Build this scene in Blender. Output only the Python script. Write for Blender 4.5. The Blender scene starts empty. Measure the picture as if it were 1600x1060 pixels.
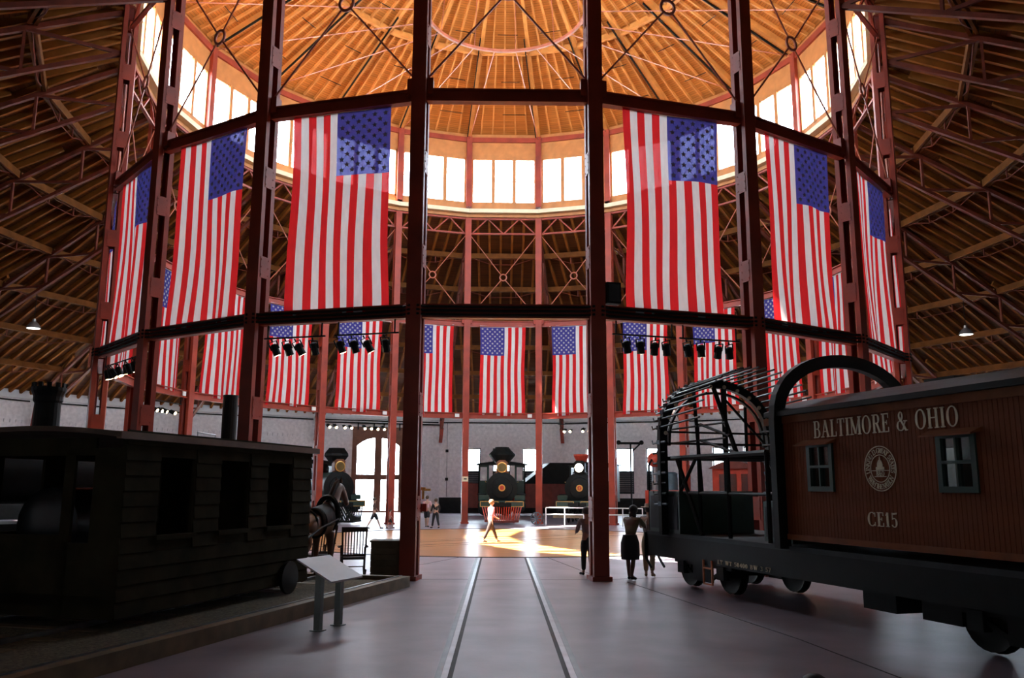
import bpy, math, random
from mathutils import Vector, Matrix
S = bpy.context.scene
COL = S.collection
PI = math.pi
# ------------------------------------------------------------------ camera
R = 15.27                      # radius of the ring of columns (22-sided hall)
N = 22
ST = 2 * PI / N
CAM = (-0.0075 * R, -2.2983 * R, 0.1366 * R)
PITCH, ROLL, YAW, FPX = 0.1735, 0.0043, 0.0133, 1322.86
def cam_axes():
    cy, sy = math.cos(YAW), math.sin(YAW)
    cp, sp = math.cos(PITCH), math.sin(PITCH)
    Y = Matrix(((cy, -sy, 0), (sy, cy, 0), (0, 0, 1)))
    P = Matrix(((1, 0, 0), (0, cp, sp), (0, -sp, cp)))
    M = (P @ Y).transposed()
    c, s = math.cos(ROLL), math.sin(ROLL)
    return M @ Vector((c, 0, s)), M @ Vector((-s, 0, c)), M @ Vector((0, 1, 0))
rt, up, fw = cam_axes()
cd = bpy.data.cameras.new('camera'); cam = bpy.data.objects.new('camera', cd); COL.objects.link(cam)
cam.matrix_world = Matrix(((rt.x, up.x, -fw.x, CAM[0]), (rt.y, up.y, -fw.y, CAM[1]), (rt.z, up.z, -fw.z, CAM[2]), (0, 0, 0, 1)))
cd.sensor_width = 36; cd.lens = FPX / 1600 * 36; cd.clip_end = 500; cd.clip_start = 0.05
S.camera = cam
# ------------------------------------------------------------------ sky, sun, exposure
w = bpy.data.worlds.new('sky'); S.world = w; w.use_nodes = True
bg = w.node_tree.nodes['Background']; bg.inputs[0].default_value = (0.80, 0.90, 1.0, 1); bg.inputs[1].default_value = 12.0
sd = bpy.data.lights.new('sun', 'SUN'); sd.energy = 40; sd.angle = math.radians(0.6); sd.color = (1, 0.93, 0.82)
sun = bpy.data.objects.new('sun', sd); COL.objects.link(sun)
sun.rotation_euler = Vector((-0.70, -0.10, 1.0)).to_track_quat('Z', 'Y').to_euler()
S.view_settings.view_transform = 'Standard'; S.view_settings.look = 'None'
S.view_settings.exposure = 1.5; S.view_settings.gamma = 1.0; S.view_settings.use_curve_mapping = False
S.cycles.max_bounces = 8; S.cycles.diffuse_bounces = 2; S.cycles.glossy_bounces = 3
S.cycles.transparent_max_bounces = 12; S.cycles.transmission_bounces = 4
S.cycles.sample_clamp_indirect = 12; S.cycles.caustics_reflective = False; S.cycles.caustics_refractive = False
def portal(loc, outward, sx, sz):          # tells the sampler where daylight enters; gives off no light itself
    l = bpy.data.lights.new('window_portal', 'AREA'); l.shape = 'RECTANGLE'; l.size = sx; l.size_y = sz
    l.cycles.is_portal = True
    o = bpy.data.objects.new('window_portal', l); COL.objects.link(o); o.location = loc
    o.rotation_euler = Vector(outward).to_track_quat('Z', 'Y').to_euler()
for k in range(N):
    t = k * ST; a = 15.25
    portal((a * math.sin(t), -a * math.cos(t), 20.85), (math.sin(t), -math.cos(t), 0), 4.0, 3.1)
portal((-10.0, 34.2, 3.2), (math.sin(-10 * ST), -math.cos(-10 * ST), 0), 4.0, 6.0)
# ------------------------------------------------------------------ materials
MATS = {}
def mat(name, col, rough=0.6, metal=0.0, var=0.15, scale=3.0, bump=0.0, bscale=30.0, spec=0.5, stretch=(1, 1, 1), dark=None):
    if name in MATS: return MATS[name]
    m = bpy.data.materials.new(name); m.use_nodes = True; nt = m.node_tree; b = nt.nodes['Principled BSDF']
    b.inputs['Roughness'].default_value = rough; b.inputs['Metallic'].default_value = metal
    b.inputs['Specular IOR Level'].default_value = spec
    tc = nt.nodes.new('ShaderNodeTexCoord'); mp = nt.nodes.new('ShaderNodeMapping'); mp.inputs['Scale'].default_value = stretch
    nt.links.new(tc.outputs['Object'], mp.inputs[0])
    nz = nt.nodes.new('ShaderNodeTexNoise'); nz.inputs['Scale'].default_value = scale; nz.inputs['Detail'].default_value = 5
    nt.links.new(mp.outputs[0], nz.inputs['Vector'])
    cr = nt.nodes.new('ShaderNodeValToRGB'); cr.color_ramp.elements[0].position = 0.3; cr.color_ramp.elements[1].position = 0.7
    d = dark or [c * (1 - var * 1.6) for c in col]
    cr.color_ramp.elements[0].color = (*d, 1); cr.color_ramp.elements[1].color = (*[min(1, c * (1 + var)) for c in col], 1)
    nt.links.new(nz.outputs['Fac'], cr.inputs[0]); nt.links.new(cr.outputs[0], b.inputs['Base Color'])
    if bump:
        n2 = nt.nodes.new('ShaderNodeTexNoise'); n2.inputs['Scale'].default_value = bscale
        nt.links.new(mp.outputs[0], n2.inputs['Vector'])
        bp = nt.nodes.new('ShaderNodeBump'); bp.inputs['Strength'].default_value = bump; bp.inputs['Distance'].default_value = 0.02
        nt.links.new(n2.outputs['Fac'], bp.inputs['Height']); nt.links.new(bp.outputs[0], b.inputs['Normal'])
    MATS[name] = m
    return m
def boards(name, col, pitch, axis='Y', var=.14, rough=.7):
    m = bpy.data.materials.new(name); m.use_nodes = True; nt = m.node_tree; b = nt.nodes['Principled BSDF']; b.inputs['Roughness'].default_value = rough
    b.inputs['Specular IOR Level'].default_value = .25
    tc = nt.nodes.new('ShaderNodeTexCoord')
    mp = nt.nodes.new('ShaderNodeMapping'); mp.inputs['Scale'].default_value = (.6, 1 / pitch, .01) if axis == 'Y' else (1 / pitch, .6, .6)
    nt.links.new(tc.outputs['Object'], mp.inputs[0])
    nz = nt.nodes.new('ShaderNodeTexNoise'); nz.inputs['Scale'].default_value = .9; nz.inputs['Detail'].default_value = 3; nt.links.new(mp.outputs[0], nz.inputs['Vector'])
    cr = nt.nodes.new('ShaderNodeValToRGB'); cr.color_ramp.elements[0].position = .3; cr.color_ramp.elements[1].position = .7
    cr.color_ramp.elements[0].color = (*[c * (1 - 1.5 * var) for c in col], 1); cr.color_ramp.elements[1].color = (*[min(1, c * (1 + var)) for c in col], 1)
    nt.links.new(nz.outputs['Fac'], cr.inputs[0])
    sx = nt.nodes.new('ShaderNodeSeparateXYZ'); nt.links.new(tc.outputs['Object'], sx.inputs[0])
    dv = nt.nodes.new('ShaderNodeMath'); dv.operation = 'DIVIDE'; dv.inputs[1].default_value = pitch; nt.links.new(sx.outputs[axis], dv.inputs[0])
    fr = nt.nodes.new('ShaderNodeMath'); fr.operation = 'FRACT'; nt.links.new(dv.outputs[0], fr.inputs[0])
    gt = nt.nodes.new('ShaderNodeMath'); gt.operation = 'GREATER_THAN'; gt.inputs[1].default_value = .12; nt.links.new(fr.outputs[0], gt.inputs[0])
    mx = nt.nodes.new('ShaderNodeMixRGB'); mx.blend_type = 'MIX'; mx.inputs[1].default_value = (*[c * .35 for c in col], 1)
    nt.links.new(gt.outputs[0], mx.inputs[0]); nt.links.new(cr.outputs[0], mx.inputs[2]); nt.links.new(mx.outputs[0], b.inputs['Base Color'])
    bp = nt.nodes.new('ShaderNodeBump'); bp.inputs['Strength'].default_value = .4; bp.inputs['Distance'].default_value = .01; nt.links.new(gt.outputs[0], bp.inputs['Height']); nt.links.new(bp.outputs[0], b.inputs['Normal'])
    MATS[name] = m; return m
def cloth(name, col, trans=0.45, clear=0.10):
    m = bpy.data.materials.new(name); m.use_nodes = True; nt = m.node_tree; nt.nodes.clear()
    out = nt.nodes.new('ShaderNodeOutputMaterial'); df = nt.nodes.new('ShaderNodeBsdfDiffuse'); tr = nt.nodes.new('ShaderNodeBsdfTranslucent')
    tp = nt.nodes.new('ShaderNodeBsdfTransparent'); m1 = nt.nodes.new('ShaderNodeMixShader'); m2 = nt.nodes.new('ShaderNodeMixShader')
    tc = nt.nodes.new('ShaderNodeTexCoord'); nz = nt.nodes.new('ShaderNodeTexNoise'); nz.inputs['Scale'].default_value = 6; nz.inputs['Detail'].default_value = 6
    mp = nt.nodes.new('ShaderNodeMapping'); mp.inputs['Scale'].default_value = (2.2, 1, .6); nt.links.new(tc.outputs['Object'], mp.inputs[0]); nt.links.new(mp.outputs[0], nz.inputs['Vector'])
    cr = nt.nodes.new('ShaderNodeValToRGB'); cr.color_ramp.elements[0].color = (*[c * .8 for c in col], 1); cr.color_ramp.elements[1].color = (*col, 1)
    nt.links.new(nz.outputs['Fac'], cr.inputs[0])
    nt.links.new(cr.outputs[0], df.inputs[0]); nt.links.new(cr.outputs[0], tr.inputs[0])
    tp.inputs[0].default_value = (*[min(1, .25 + c) for c in col], 1)
    m1.inputs[0].default_value = trans; m2.inputs[0].default_value = clear
    nt.links.new(df.outputs[0], m1.inputs[1]); nt.links.new(tr.outputs[0], m1.inputs[2])
    nt.links.new(m1.outputs[0], m2.inputs[1]); nt.links.new(tp.outputs[0], m2.inputs[2]); nt.links.new(m2.outputs[0], out.inputs[0])
    return m
def emit(name, col, st):
    m = bpy.data.materials.new(name); m.use_nodes = True; nt = m.node_tree; nt.nodes.clear()
    out = nt.nodes.new('ShaderNodeOutputMaterial'); e = nt.nodes.new('ShaderNodeEmission'); e.inputs[0].default_value = (*col, 1); e.inputs[1].default_value = st
    nt.links.new(e.outputs[0], out.inputs[0]); return m
def glass(name, tint=(0.95, 0.98, 1), gl=0.06):
    m = bpy.data.materials.new(name); m.use_nodes = True; nt = m.node_tree; nt.nodes.clear()
    out = nt.nodes.new('ShaderNodeOutputMaterial'); tp = nt.nodes.new('ShaderNodeBsdfTransparent'); tp.inputs[0].default_value = (*tint, 1)
    g = nt.nodes.new('ShaderNodeBsdfGlossy'); g.inputs['Roughness'].default_value = 0.08; mx = nt.nodes.new('ShaderNodeMixShader'); mx.inputs[0].default_value = gl
    nt.links.new(tp.outputs[0], mx.inputs[1]); nt.links.new(g.outputs[0], mx.inputs[2]); nt.links.new(mx.outputs[0], out.inputs[0]); return m
M_RED = mat('red_oxide_steel', (0.31, 0.037, 0.015), 0.5, var=.18, scale=1.5, bump=.1)
M_TRUSS = mat('dark_truss_steel', (0.17, 0.032, 0.014), 0.6, var=.2, spec=.3)  # darker, duller red than the ring steel, for the aisle trusses
M_ROD = mat('painted_rod', (0.42, 0.12, 0.07), 0.45)
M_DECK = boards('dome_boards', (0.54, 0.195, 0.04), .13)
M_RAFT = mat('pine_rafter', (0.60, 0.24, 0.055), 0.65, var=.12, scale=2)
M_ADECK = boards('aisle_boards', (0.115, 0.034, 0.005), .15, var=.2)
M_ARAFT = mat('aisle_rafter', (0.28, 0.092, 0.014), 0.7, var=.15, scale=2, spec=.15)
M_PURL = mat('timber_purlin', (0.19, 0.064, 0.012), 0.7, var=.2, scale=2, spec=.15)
M_PANEL = mat('varnished_panel', (0.52, 0.20, 0.055), 0.5, var=.12, scale=2)
M_CREAM = mat('cream_paint', (0.78, 0.68, 0.46), 0.55, var=.06)
M_WHITEB = mat('whitewashed_brick', (0.84, 0.81, 0.79), 0.85, var=.10, scale=4, bump=.5, bscale=9)
M_FLOOR = mat('sealed_concrete', (0.31, 0.255, 0.295), 0.38, var=.17, scale=.9, bump=.06, bscale=25, spec=.7)
M_TURN = mat('turntable_planks', (0.50, 0.215, 0.065), 0.28, var=.14, scale=.8, stretch=(1, 6, 1), bump=.03, spec=.5)
M_BLACK = mat('black_iron', (0.008, 0.010, 0.009), 0.5, var=.2, spec=.2)
M_DGREY = mat('dark_grey_paint', (0.04, 0.045, 0.048), 0.6, spec=.25)
M_CHAIR = mat('dark_chair_wood', (0.035, 0.018, 0.010), 0.5)
M_RAIL = mat('worn_rail_steel', (0.38, 0.40, 0.42), 0.3, metal=.9, var=.15)
M_GROOVE = mat('rail_groove', (0.03, 0.028, 0.028), 0.7)
M_BROWN = mat('brown_door_wood', (0.20, 0.075, 0.035), 0.55, var=.15)
M_MAROON = mat('maroon_boards', (0.20, 0.045, 0.03), 0.5, var=.15)
M_CAR = mat('caboose_red', (0.21, 0.058, 0.02), 0.6, var=.15, scale=2, spec=.12)
M_CARTRIM = mat('caboose_trim', (0.26, 0.085, 0.032), 0.6, spec=.15)
M_LETTER = mat('cream_lettering', (0.88, 0.76, 0.54), 0.7, var=.12, scale=9)
M_GOLD = mat('brass_gold', (0.75, 0.45, 0.12), 0.35, metal=.6)
M_GREEN = mat('loco_green', (0.025, 0.06, 0.045), 0.4)
M_PILOT = mat('pilot_red', (0.50, 0.05, 0.025), 0.45)
M_WHITE = mat('white_paint', (0.78, 0.78, 0.76), 0.5, var=.05)
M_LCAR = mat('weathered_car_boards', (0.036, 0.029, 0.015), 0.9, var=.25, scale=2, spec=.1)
M_LROOF = mat('car_roof_canvas', (0.13, 0.085, 0.06), 0.8)
M_TIMBER = mat('bed_timber', (0.22, 0.15, 0.08), 0.6, var=.2)
M_GRAVEL = mat('gravel_bed', (0.16, 0.13, 0.08), 0.95, var=.4, scale=25, bump=1, bscale=40)
M_CRATE = mat('crate_wood', (0.12, 0.10, 0.06), 0.7, var=.2)
M_SIGN = mat('sign_panel', (0.62, 0.52, 0.52), 0.45, var=.06)
M_SIGNI = mat('sign_print', (0.22, 0.30, 0.42), 0.5, var=.3, scale=20)
M_POST = mat('grey_post', (0.24, 0.27, 0.25), 0.4, metal=.3)
M_GLASS = glass('window_glass')
M_DARKGL = glass('dim_glass', (.55, .62, .6), .15)
M_LAMP = emit('lamp_glow', (1, 0.72, 0.42), 9)
M_HEADL = emit('headlight_glow', (1, 0.9, 0.72), 5)
M_SHADE = mat('lamp_shade_metal', (0.6, 0.6, 0.6), 0.3, metal=.8)
M_FRED = cloth('flag_red', (0.80, 0.03, 0.035), .52, .010); M_FWHT = cloth('flag_white', (0.90, 0.88, 0.89), .52, .003); M_FBLU = cloth('flag_blue', (0.07, 0.066, 0.34), .52, .016)
M_STAR = cloth('flag_star', (0.55, 0.55, 0.60), trans=.12, clear=0.0)
M_GROUND = mat('pale_paving', (0.55, 0.53, 0.50), 0.9, var=.08)
M_ORANGE = mat('safety_orange', (0.55, 0.16, 0.05), 0.5)
M_SCARLET = mat('engine_scarlet', (0.55, 0.06, 0.03), 0.4)
M_PINKCAR = mat('faded_pink_boards', (0.50, 0.33, 0.30), 0.6, var=.1)
# ------------------------------------------------------------------ mesh helpers
class MB:
    def __init__(s): s.v = []; s.f = []
    def add(s, vs, fs):
        o = len(s.v); s.v += [tuple(v) for v in vs]; s.f += [tuple(i + o for i in f) for f in fs]; return s
    def hexa(s, v8): return s.add(v8, [(0, 3, 2, 1), (4, 5, 6, 7), (0, 1, 5, 4), (1, 2, 6, 5), (2, 3, 7, 6), (3, 0, 4, 7)])
    def box(s, x0, x1, y0, y1, z0, z1):
        return s.hexa([(x0, y0, z0), (x1, y0, z0), (x1, y1, z0), (x0, y1, z0), (x0, y0, z1), (x1, y0, z1), (x1, y1, z1), (x0, y1, z1)])
    def bar(s, p, q, wd, ht, upv=(0, 0, 1)):      # rectangular bar centred on p-q
        p, q = Vector(p), Vector(q); d = (q - p).normalized(); u = Vector(upv)
        if abs(d.dot(u)) > .98: u = Vector((1, 0, 0)) if abs(d.x) < .9 else Vector((0, 1, 0))
        sx = d.cross(u).normalized() * wd / 2; sz = sx.cross(d).normalized() * ht / 2
        return s.hexa([p - sx - sz, p + sx - sz, q + sx - sz, q - sx - sz, p - sx + sz, p + sx + sz, q + sx + sz, q - sx + sz])
    def tube(s, pts, r, n=8, closed=False, cap=True):
        pts = [Vector(p) for p in pts]; m = len(pts); rs = r if isinstance(r, (list, tuple)) else [r] * m
        rings = []; ref = None
        for i, p in enumerate(pts):
            if closed: d = pts[(i + 1) % m] - pts[i - 1]
            else: d = pts[min(i + 1, m - 1)] - pts[max(i - 1, 0)]
            d.normalize()
            if ref is None: ref = Vector((0, 0, 1)) if abs(d.z) < .9 else Vector((1, 0, 0))
            a = d.cross(ref).normalized(); b = a.cross(d).normalized(); ref = b
            rings.append([p + (a * math.cos(2 * PI * k / n) + b * math.sin(2 * PI * k / n)) * rs[i] for k in range(n)])
        o = len(s.v); s.v += [tuple(v) for rg in rings for v in rg]
        for i in range(m if closed else m - 1):
            j = (i + 1) % m
            for k in range(n): s.f.append((o + i * n + k, o + i * n + (k + 1) % n, o + j * n + (k + 1) % n, o + j * n + k))
        if cap and not closed: s.f.append(tuple(o + k for k in range(n))[::-1]); s.f.append(tuple(o + (m - 1) * n + k for k in range(n)))
        return s
    def lathe(s, prof, n=16, c=(0, 0, 0), ax='z'):   # prof: (radius, height)
        o = len(s.v); cx, cy, cz = c
        for r, h in prof:
            for k in range(n):
                a = 2 * PI * k / n; x, y = r * math.cos(a), r * math.sin(a)
                s.v.append({'z': (cx + x, cy + y, cz + h), 'x': (cx + h, cy + x, cz + y), 'y': (cx + y, cy + h, cz + x)}[ax])
        for i in range(len(prof) - 1):
            for k in range(n): s.f.append((o + i * n + k, o + i * n + (k + 1) % n, o + (i + 1) * n + (k + 1) % n, o + (i + 1) * n + k))
        s.f.append(tuple(o + k for k in range(n))[::-1]); s.f.append(tuple(o + (len(prof) - 1) * n + k for k in range(n)))
        return s
    def prism(s, poly, y0, y1, ax='y'):              # polygon in (a,b) extruded along an axis
        n = len(poly)
        def P(a, b, h): return {'y': (a, h, b), 'x': (h, a, b), 'z': (a, b, h)}[ax]
        vs = [P(a, b, y0) for a, b in poly] + [P(a, b, y1) for a, b in poly]
        fs = [tuple(range(n)), tuple(range(2 * n - 1, n - 1, -1))] + [(i, i + n, (i + 1) % n + n, (i + 1) % n) for i in range(n)]
        return s.add(vs, fs)
    def sphere(s, c, r, n=10, m=7, sc=(1, 1, 1)):
        o = len(s.v)
        for i in range(1, m):
            t = PI * i / m
            for k in range(n):
                a = 2 * PI * k / n; s.v.append((c[0] + r * sc[0] * math.sin(t) * math.cos(a), c[1] + r * sc[1] * math.sin(t) * math.sin(a), c[2] + r * sc[2] * math.cos(t)))
        s.v += [(c[0], c[1], c[2] + r * sc[2]), (c[0], c[1], c[2] - r * sc[2])]; T = len(s.v) - 2; B = T + 1
        for i in range(m - 2):
            for k in range(n): s.f.append((o + i * n + k, o + (i + 1) * n + k, o + (i + 1) * n + (k + 1) % n, o + i * n + (k + 1) % n))
        for k in range(n): s.f.append((T, o + k, o + (k + 1) % n)); s.f.append((B, o + (m - 2) * n + (k + 1) % n, o + (m - 2) * n + k))
        return s
    def mesh(s, name, m, smooth=False):
        me = bpy.data.meshes.new(name); me.from_pydata(s.v, [], s.f); me.materials.append(m)
        if smooth:
            me.polygons.foreach_set('use_smooth', [True] * len(me.polygons))
            me.set_sharp_from_angle(angle=math.radians(40))
        me.validate(); me.update(); return me
    def build(s, name, m, parent=None, smooth=False): return link(name, s.mesh(name, m, smooth), parent)
def link(name, me, parent=None, loc=None, rz=None):
    o = bpy.data.objects.new(name, me); COL.objects.link(o)
    if parent is not None: o.parent = parent
    if loc is not None: o.location = loc
    if rz is not None: o.rotation_euler = (0, 0, rz)
    return o
def tag(o, label=None, cat=None, group=None, kind=None):
    if label: o['label'] = label
    if cat: o['category'] = cat
    if group: o['group'] = group
    if kind: o['kind'] = kind
    return o
def thing(name, label, cat, loc=(0, 0, 0), rz=0, group=None):
    o = link(name, None, None, loc, rz); o.empty_display_size = .2; return tag(o, label, cat, group)
def struct(o): o['kind'] = 'structure'; return o
def copy_tree(o, parent=None):
    c = o.copy(); COL.objects.link(c); c.parent = parent
    for ch in o.children: copy_tree(ch, c)
    return c
def pol(r, t, z=0): return (r * math.sin(t), -r * math.cos(t), z)     # t: bearing from the camera side, growing to the right
ORD = ['', 'first', 'second', 'third', 'fourth', 'fifth', 'sixth']
def bay(k):                                                      # k: -10..11
    a, sd = abs(k), 'left' if k < 0 else 'right'
    if k == 0: return 'open middle bay nearest the camera'
    if k == 11: return 'far middle bay opposite the camera'
    if a <= 5: return f'near {sd} side, {ORD[a]} bay from the open one'
    return f'far {sd} side, {ORD[11 - a]} bay from the far middle'
def colm(j):                                                     # column between bay j and j+1, j: -11..10
    a, sd = (j + 1, 'right') if j >= 0 else (-j, 'left')
    if a <= 5: return f'near {sd} side, {ORD[a]} out from the open bay'
    return f'far {sd} side, {ORD[12 - a]} out from the far middle bay'
BAYS = list(range(-10, 12)); COLS = list(range(-11, 11))
def wrap(k): return (k + 10) % 22 - 10
AP = math.cos(PI / N)
# ================================================================== the setting
def at_bay(o, k, r, z=0): t = k * ST; o.location = pol(r, t, z); o.rotation_euler = (0, 0, t + PI); return o
# outside ground
g = MB(); g.box(-160, 160, -160, 160, -.5, -.12); struct(g.build('floor_outside', M_GROUND))
# floor: a ring around the turntable
fl = MB(); n = 88; RO = 37.0; RT = 8.95
vs = []; fs = []
for i in range(n):
    a = 2 * PI * i / n
    for r_, z_ in ((RT, 0), (RO, 0), (RO, -.1), (RT, -.1)): vs.append(pol(r_, a, z_))
for i in range(n):
    j = (i + 1) % n
    for q in range(4): fs.append((i * 4 + q, i * 4 + (q + 1) % 4, j * 4 + (q + 1) % 4, j * 4 + q))
floor = struct(fl.add(vs, fs).build('floor', M_FLOOR))
def joint(p, q, wd=.025): MB().bar((p[0], p[1], .001), (q[0], q[1], .001), wd, .004).build('floor_joint', M_GROOVE, floor)
joint((2.76, -15.47), (4.1, -22.74)); joint((4.1, -22.74), (4.6, -27)); joint((1.35, -8.9), (2.3, -14.9)); joint((-1.35, -8.9), (-2.2, -11.2)); joint((-2.2, -11.2), (-3.4, -11.6))
for k in (4, 5, 6, 7, 8, 9, -5, -6, -7, -8, -9): joint(pol(9.1, k * ST), pol(15, k * ST))
for k in range(-10, 12): joint(pol(15.1, (k - .45) * ST), pol(15.1, (k + .45) * ST))
# turntable
tt = thing('turntable', 'round wooden turntable deck with crossing rails in the middle of the hall', 'turntable', (0, 0, 0), math.radians(40))
d = MB(); d.lathe([(8.86, -.1), (8.86, 0.0)], 96); d.build('deck', M_TURN, tt)
d = MB(); d.tube([(8.9 * math.cos(a), 8.9 * math.sin(a), -.012) for a in [2 * PI * i / 96 for i in range(96)]], .035, 6, closed=True); d.build('edge_gap', M_GROOVE, tt)
for y in (-.72, .72): MB().box(-8.8, 8.8, y - .035, y + .035, -.05, .004).build('rail', M_GROOVE, tt)
for y in (-1.5, 1.5): MB().box(-8.5, 8.5, y - .012, y + .012, -.05, .003).build('deck_seam', M_GROOVE, tt)
for s, lb in ((-1, 'left'), (1, 'right')):
    t = thing('floor_rail', f'{lb} steel rail let into the concrete floor running towards the turntable', 'rail', (s * .72, -9, 0), 0, 'rails of the entrance track')
    MB().box(-.035, .035, -26.5, 0, -.05, .008).build('rail_head', M_RAIL, t)
    MB().box(-.035 - .055 if s > 0 else .035, -.035 if s > 0 else .09, -26.5, 0, -.05, .003).build('flange_groove', M_GROOVE, t)
    MB().box(.04 if s > 0 else -.11, .11 if s > 0 else -.04, -26.5, 0, -.05, .005).build('side_plate', mat('side_plate_steel', (.16, .19, .2), .35, metal=.6), t)
# ---- columns: two channels laced with batten plates
HC = 18.4
ch_o = MB(); ch_o.box(-.18, .18, .20, .235, .1, HC); ch_o.box(-.18, -.145, .10, .20, .1, HC); ch_o.box(.145, .18, .10, .20, .1, HC)
ch_i = MB(); ch_i.box(-.18, .18, -.235, -.20, .1, HC); ch_i.box(-.18, -.145, -.20, -.10, .1, HC); ch_i.box(.145, .18, -.20, -.10, .1, HC)
me_o, me_i = ch_o.mesh('channel', M_RED), ch_i.mesh('channel', M_RED)
bt = MB(); bt.box(-.19, -.18, -.16, .16, -.28, .28); bt.box(.18, .19, -.16, .16, -.28, .28)
for zz in (-.2, 0, .2):
    for yy in (-.13, .13): bt.box(-.2, -.19, yy - .015, yy + .015, zz - .015, zz + .015); bt.box(.19, .2, yy - .015, yy + .015, zz - .015, zz + .015)
me_b = bt.mesh('batten_plate', M_RED)
me_base = MB().box(-.23, .23, -.29, .29, 0, .1).mesh('base_plate', M_RED)
for j in COLS:
    t = (j + .5) * ST
    c = thing('steel_column', 'red-brown riveted steel column, ' + colm(j), 'column', pol(R, t), t + PI, 'ring columns')
    link('channel', me_o, c); link('channel', me_i, c); link('base_plate', me_base, c)
    for z in (1.6, 4.0, 7.6, 10.0, 13.4, 15.8): link('batten_plate', me_b, c, (0, 0, z))
# ---- ring beams
CH = 2 * R * math.sin(PI / N)                 # bay chord
hb = CH / 2 - .17
b1 = MB(); b1.box(-hb, hb, -.02, .02, -.16, .16); b1.box(-hb, hb, -.11, .11, .13, .17); b1.box(-hb, hb, -.11, .11, -.17, -.13)
me_beam = b1.mesh('beam', M_RED)
me_cond = []
for z, y in ((.10, .14), (0, .15), (-.10, .14)):
    q = MB(); q.tube([(-hb - .12, y + .12, z), (-hb + .1, y, z), (0, y, z - .012), (hb - .1, y, z), (hb + .12, y + .12, z)], .032, 6); me_cond.append(q.mesh('conduit', M_BLACK))
me_gus = MB().box(-.13, .13, -.13, .13, -.22, .22).mesh('gusset', M_RED)
me_plate = MB().box(-.13, .13, -.02, .02, -.1, .1).mesh('number_plate', M_WHITE)
for k in BAYS:
    o = thing('mid_ring_beam', 'lower red ring beam, ' + bay(k), 'beam', group='lower ring beams'); at_bay(o, k, R * AP, 6.25)
    link('girder', me_beam, o)
    for m_ in me_cond: link('conduit', m_, o)
    if abs(k) >= 6: link('number_plate', me_plate, o, (1.62, -.135, 0))
    o = thing('upper_ring_beam', 'upper red ring beam, ' + bay(k), 'beam', group='upper ring beams'); at_bay(o, k, R * AP, 11.79)
    link('girder', me_beam, o)
    for s in (-1, 1): link('gusset', me_gus, o, (s * (hb - .02), 0, .22))
# ---- cross braces with rings
zc, z0, z1 = 14.68, 12.27, 17.3
ang = math.atan2((z1 - z0) / 2, hb)
rods = []
for sx in (-1, 1):
    for sz, zz in ((-1, z0), (1, z1)):
        rods.append(MB().tube([(sx * .2 * math.cos(ang), 0, sz * .2 * math.sin(ang)), (sx * hb, 0, zz - zc)], .028, 6).mesh('tie_rod', M_ROD))
me_ring = MB().tube([(.2 * math.cos(a), 0, .2 * math.sin(a)) for a in [2 * PI * i / 20 for i in range(20)]], .042, 8, closed=True).mesh('brace_ring', M_ROD, True)
for k in BAYS:
    o = thing('cross_brace', 'crossed tie rods joined by a ring, ' + bay(k), 'brace', group='ring cross braces'); at_bay(o, k, R * AP, zc)
    for m_ in rods: link('tie_rod', m_, o)
    link('center_ring', me_ring, o)
# ---- ring truss under the clerestory
tz0, tz1 = 17.44, 18.38; hw = hb
tm = {'top_chord': MB().bar((-hw, 0, tz1), (hw, 0, tz1), .16, .1).mesh('top_chord', M_RED), 'bottom_chord': MB().bar((-hw, 0, tz0), (hw, 0, tz0), .14, .09).mesh('bottom_chord', M_RED)}
dg = []
for x0, x1 in ((-1.95, -1.0), (0, -.95), (0, .95), (1.95, 1.0)): dg.append(MB().bar((x0, 0, tz0), (x1, 0, tz1), .07, .07, (0, 1, 0)).mesh('diagonal', M_RED))
for k in BAYS:
    o = thing('ring_truss', 'zigzag truss under the clerestory, ' + bay(k), 'truss', group='clerestory trusses'); at_bay(o, k, R * AP, 0)
    for nm, m_ in tm.items(): link(nm, m_, o)
    for m_ in dg: link('diagonal', m_, o)
# ---- clerestory
a0 = R * AP; HB = CH / 2
cw = MB(); cw.box(-HB - .02, HB + .02, -.03, .12, 18.5, 19.37)
cl_low = cw.mesh('sill_panel', M_PANEL)
cl_head = MB().box(-HB - .02, HB + .02, -.03, .12, 22.34, 23.9).mesh('head_panel', M_PANEL)
cl_sill = MB().box(-HB - .06, HB + .06, -.36, -.03, 18.70, 18.94).mesh('sill_board', M_CREAM)
cl_beam = MB().box(-HB, HB, -.16, -.03, 23.36, 23.66).mesh('head_beam', M_RED)
fr = MB()
fr.box(-HB, HB, -.02, .10, 19.37, 19.47); fr.box(-HB, HB, -.02, .10, 22.24, 22.34)
for s in (-1, 1): fr.box(s * (HB - .22) - .06, s * (HB - .22) + .06, -.02, .10, 19.37, 22.34); fr.box(s * HB - .2, s * HB + .2, .0, .12, 19.37, 22.34)
me_frame = fr.mesh('window_frame', M_PANEL)
me_mull = MB().box(-.11, .11, -.05, .09, 19.37, 22.34).mesh('mullion', M_PANEL)
WS = (2 * HB - .44) / 3
me_pane = MB().box(-WS / 2 + .05, WS / 2 - .05, .03, .04, 19.45, 22.26).mesh('pane', M_GLASS)
gb = MB(); gb.box(-WS / 2 + .05, WS / 2 - .05, .02, .05, 20.82, 20.85); gb.box(-WS / 6 - .01, -WS / 6 + .01, .02, .05, 19.45, 22.26); gb.box(WS / 6 - .01, WS / 6 + .01, .02, .05, 19.45, 22.26)
me_gb = gb.mesh('glazing_bar', M_CREAM)
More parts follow.
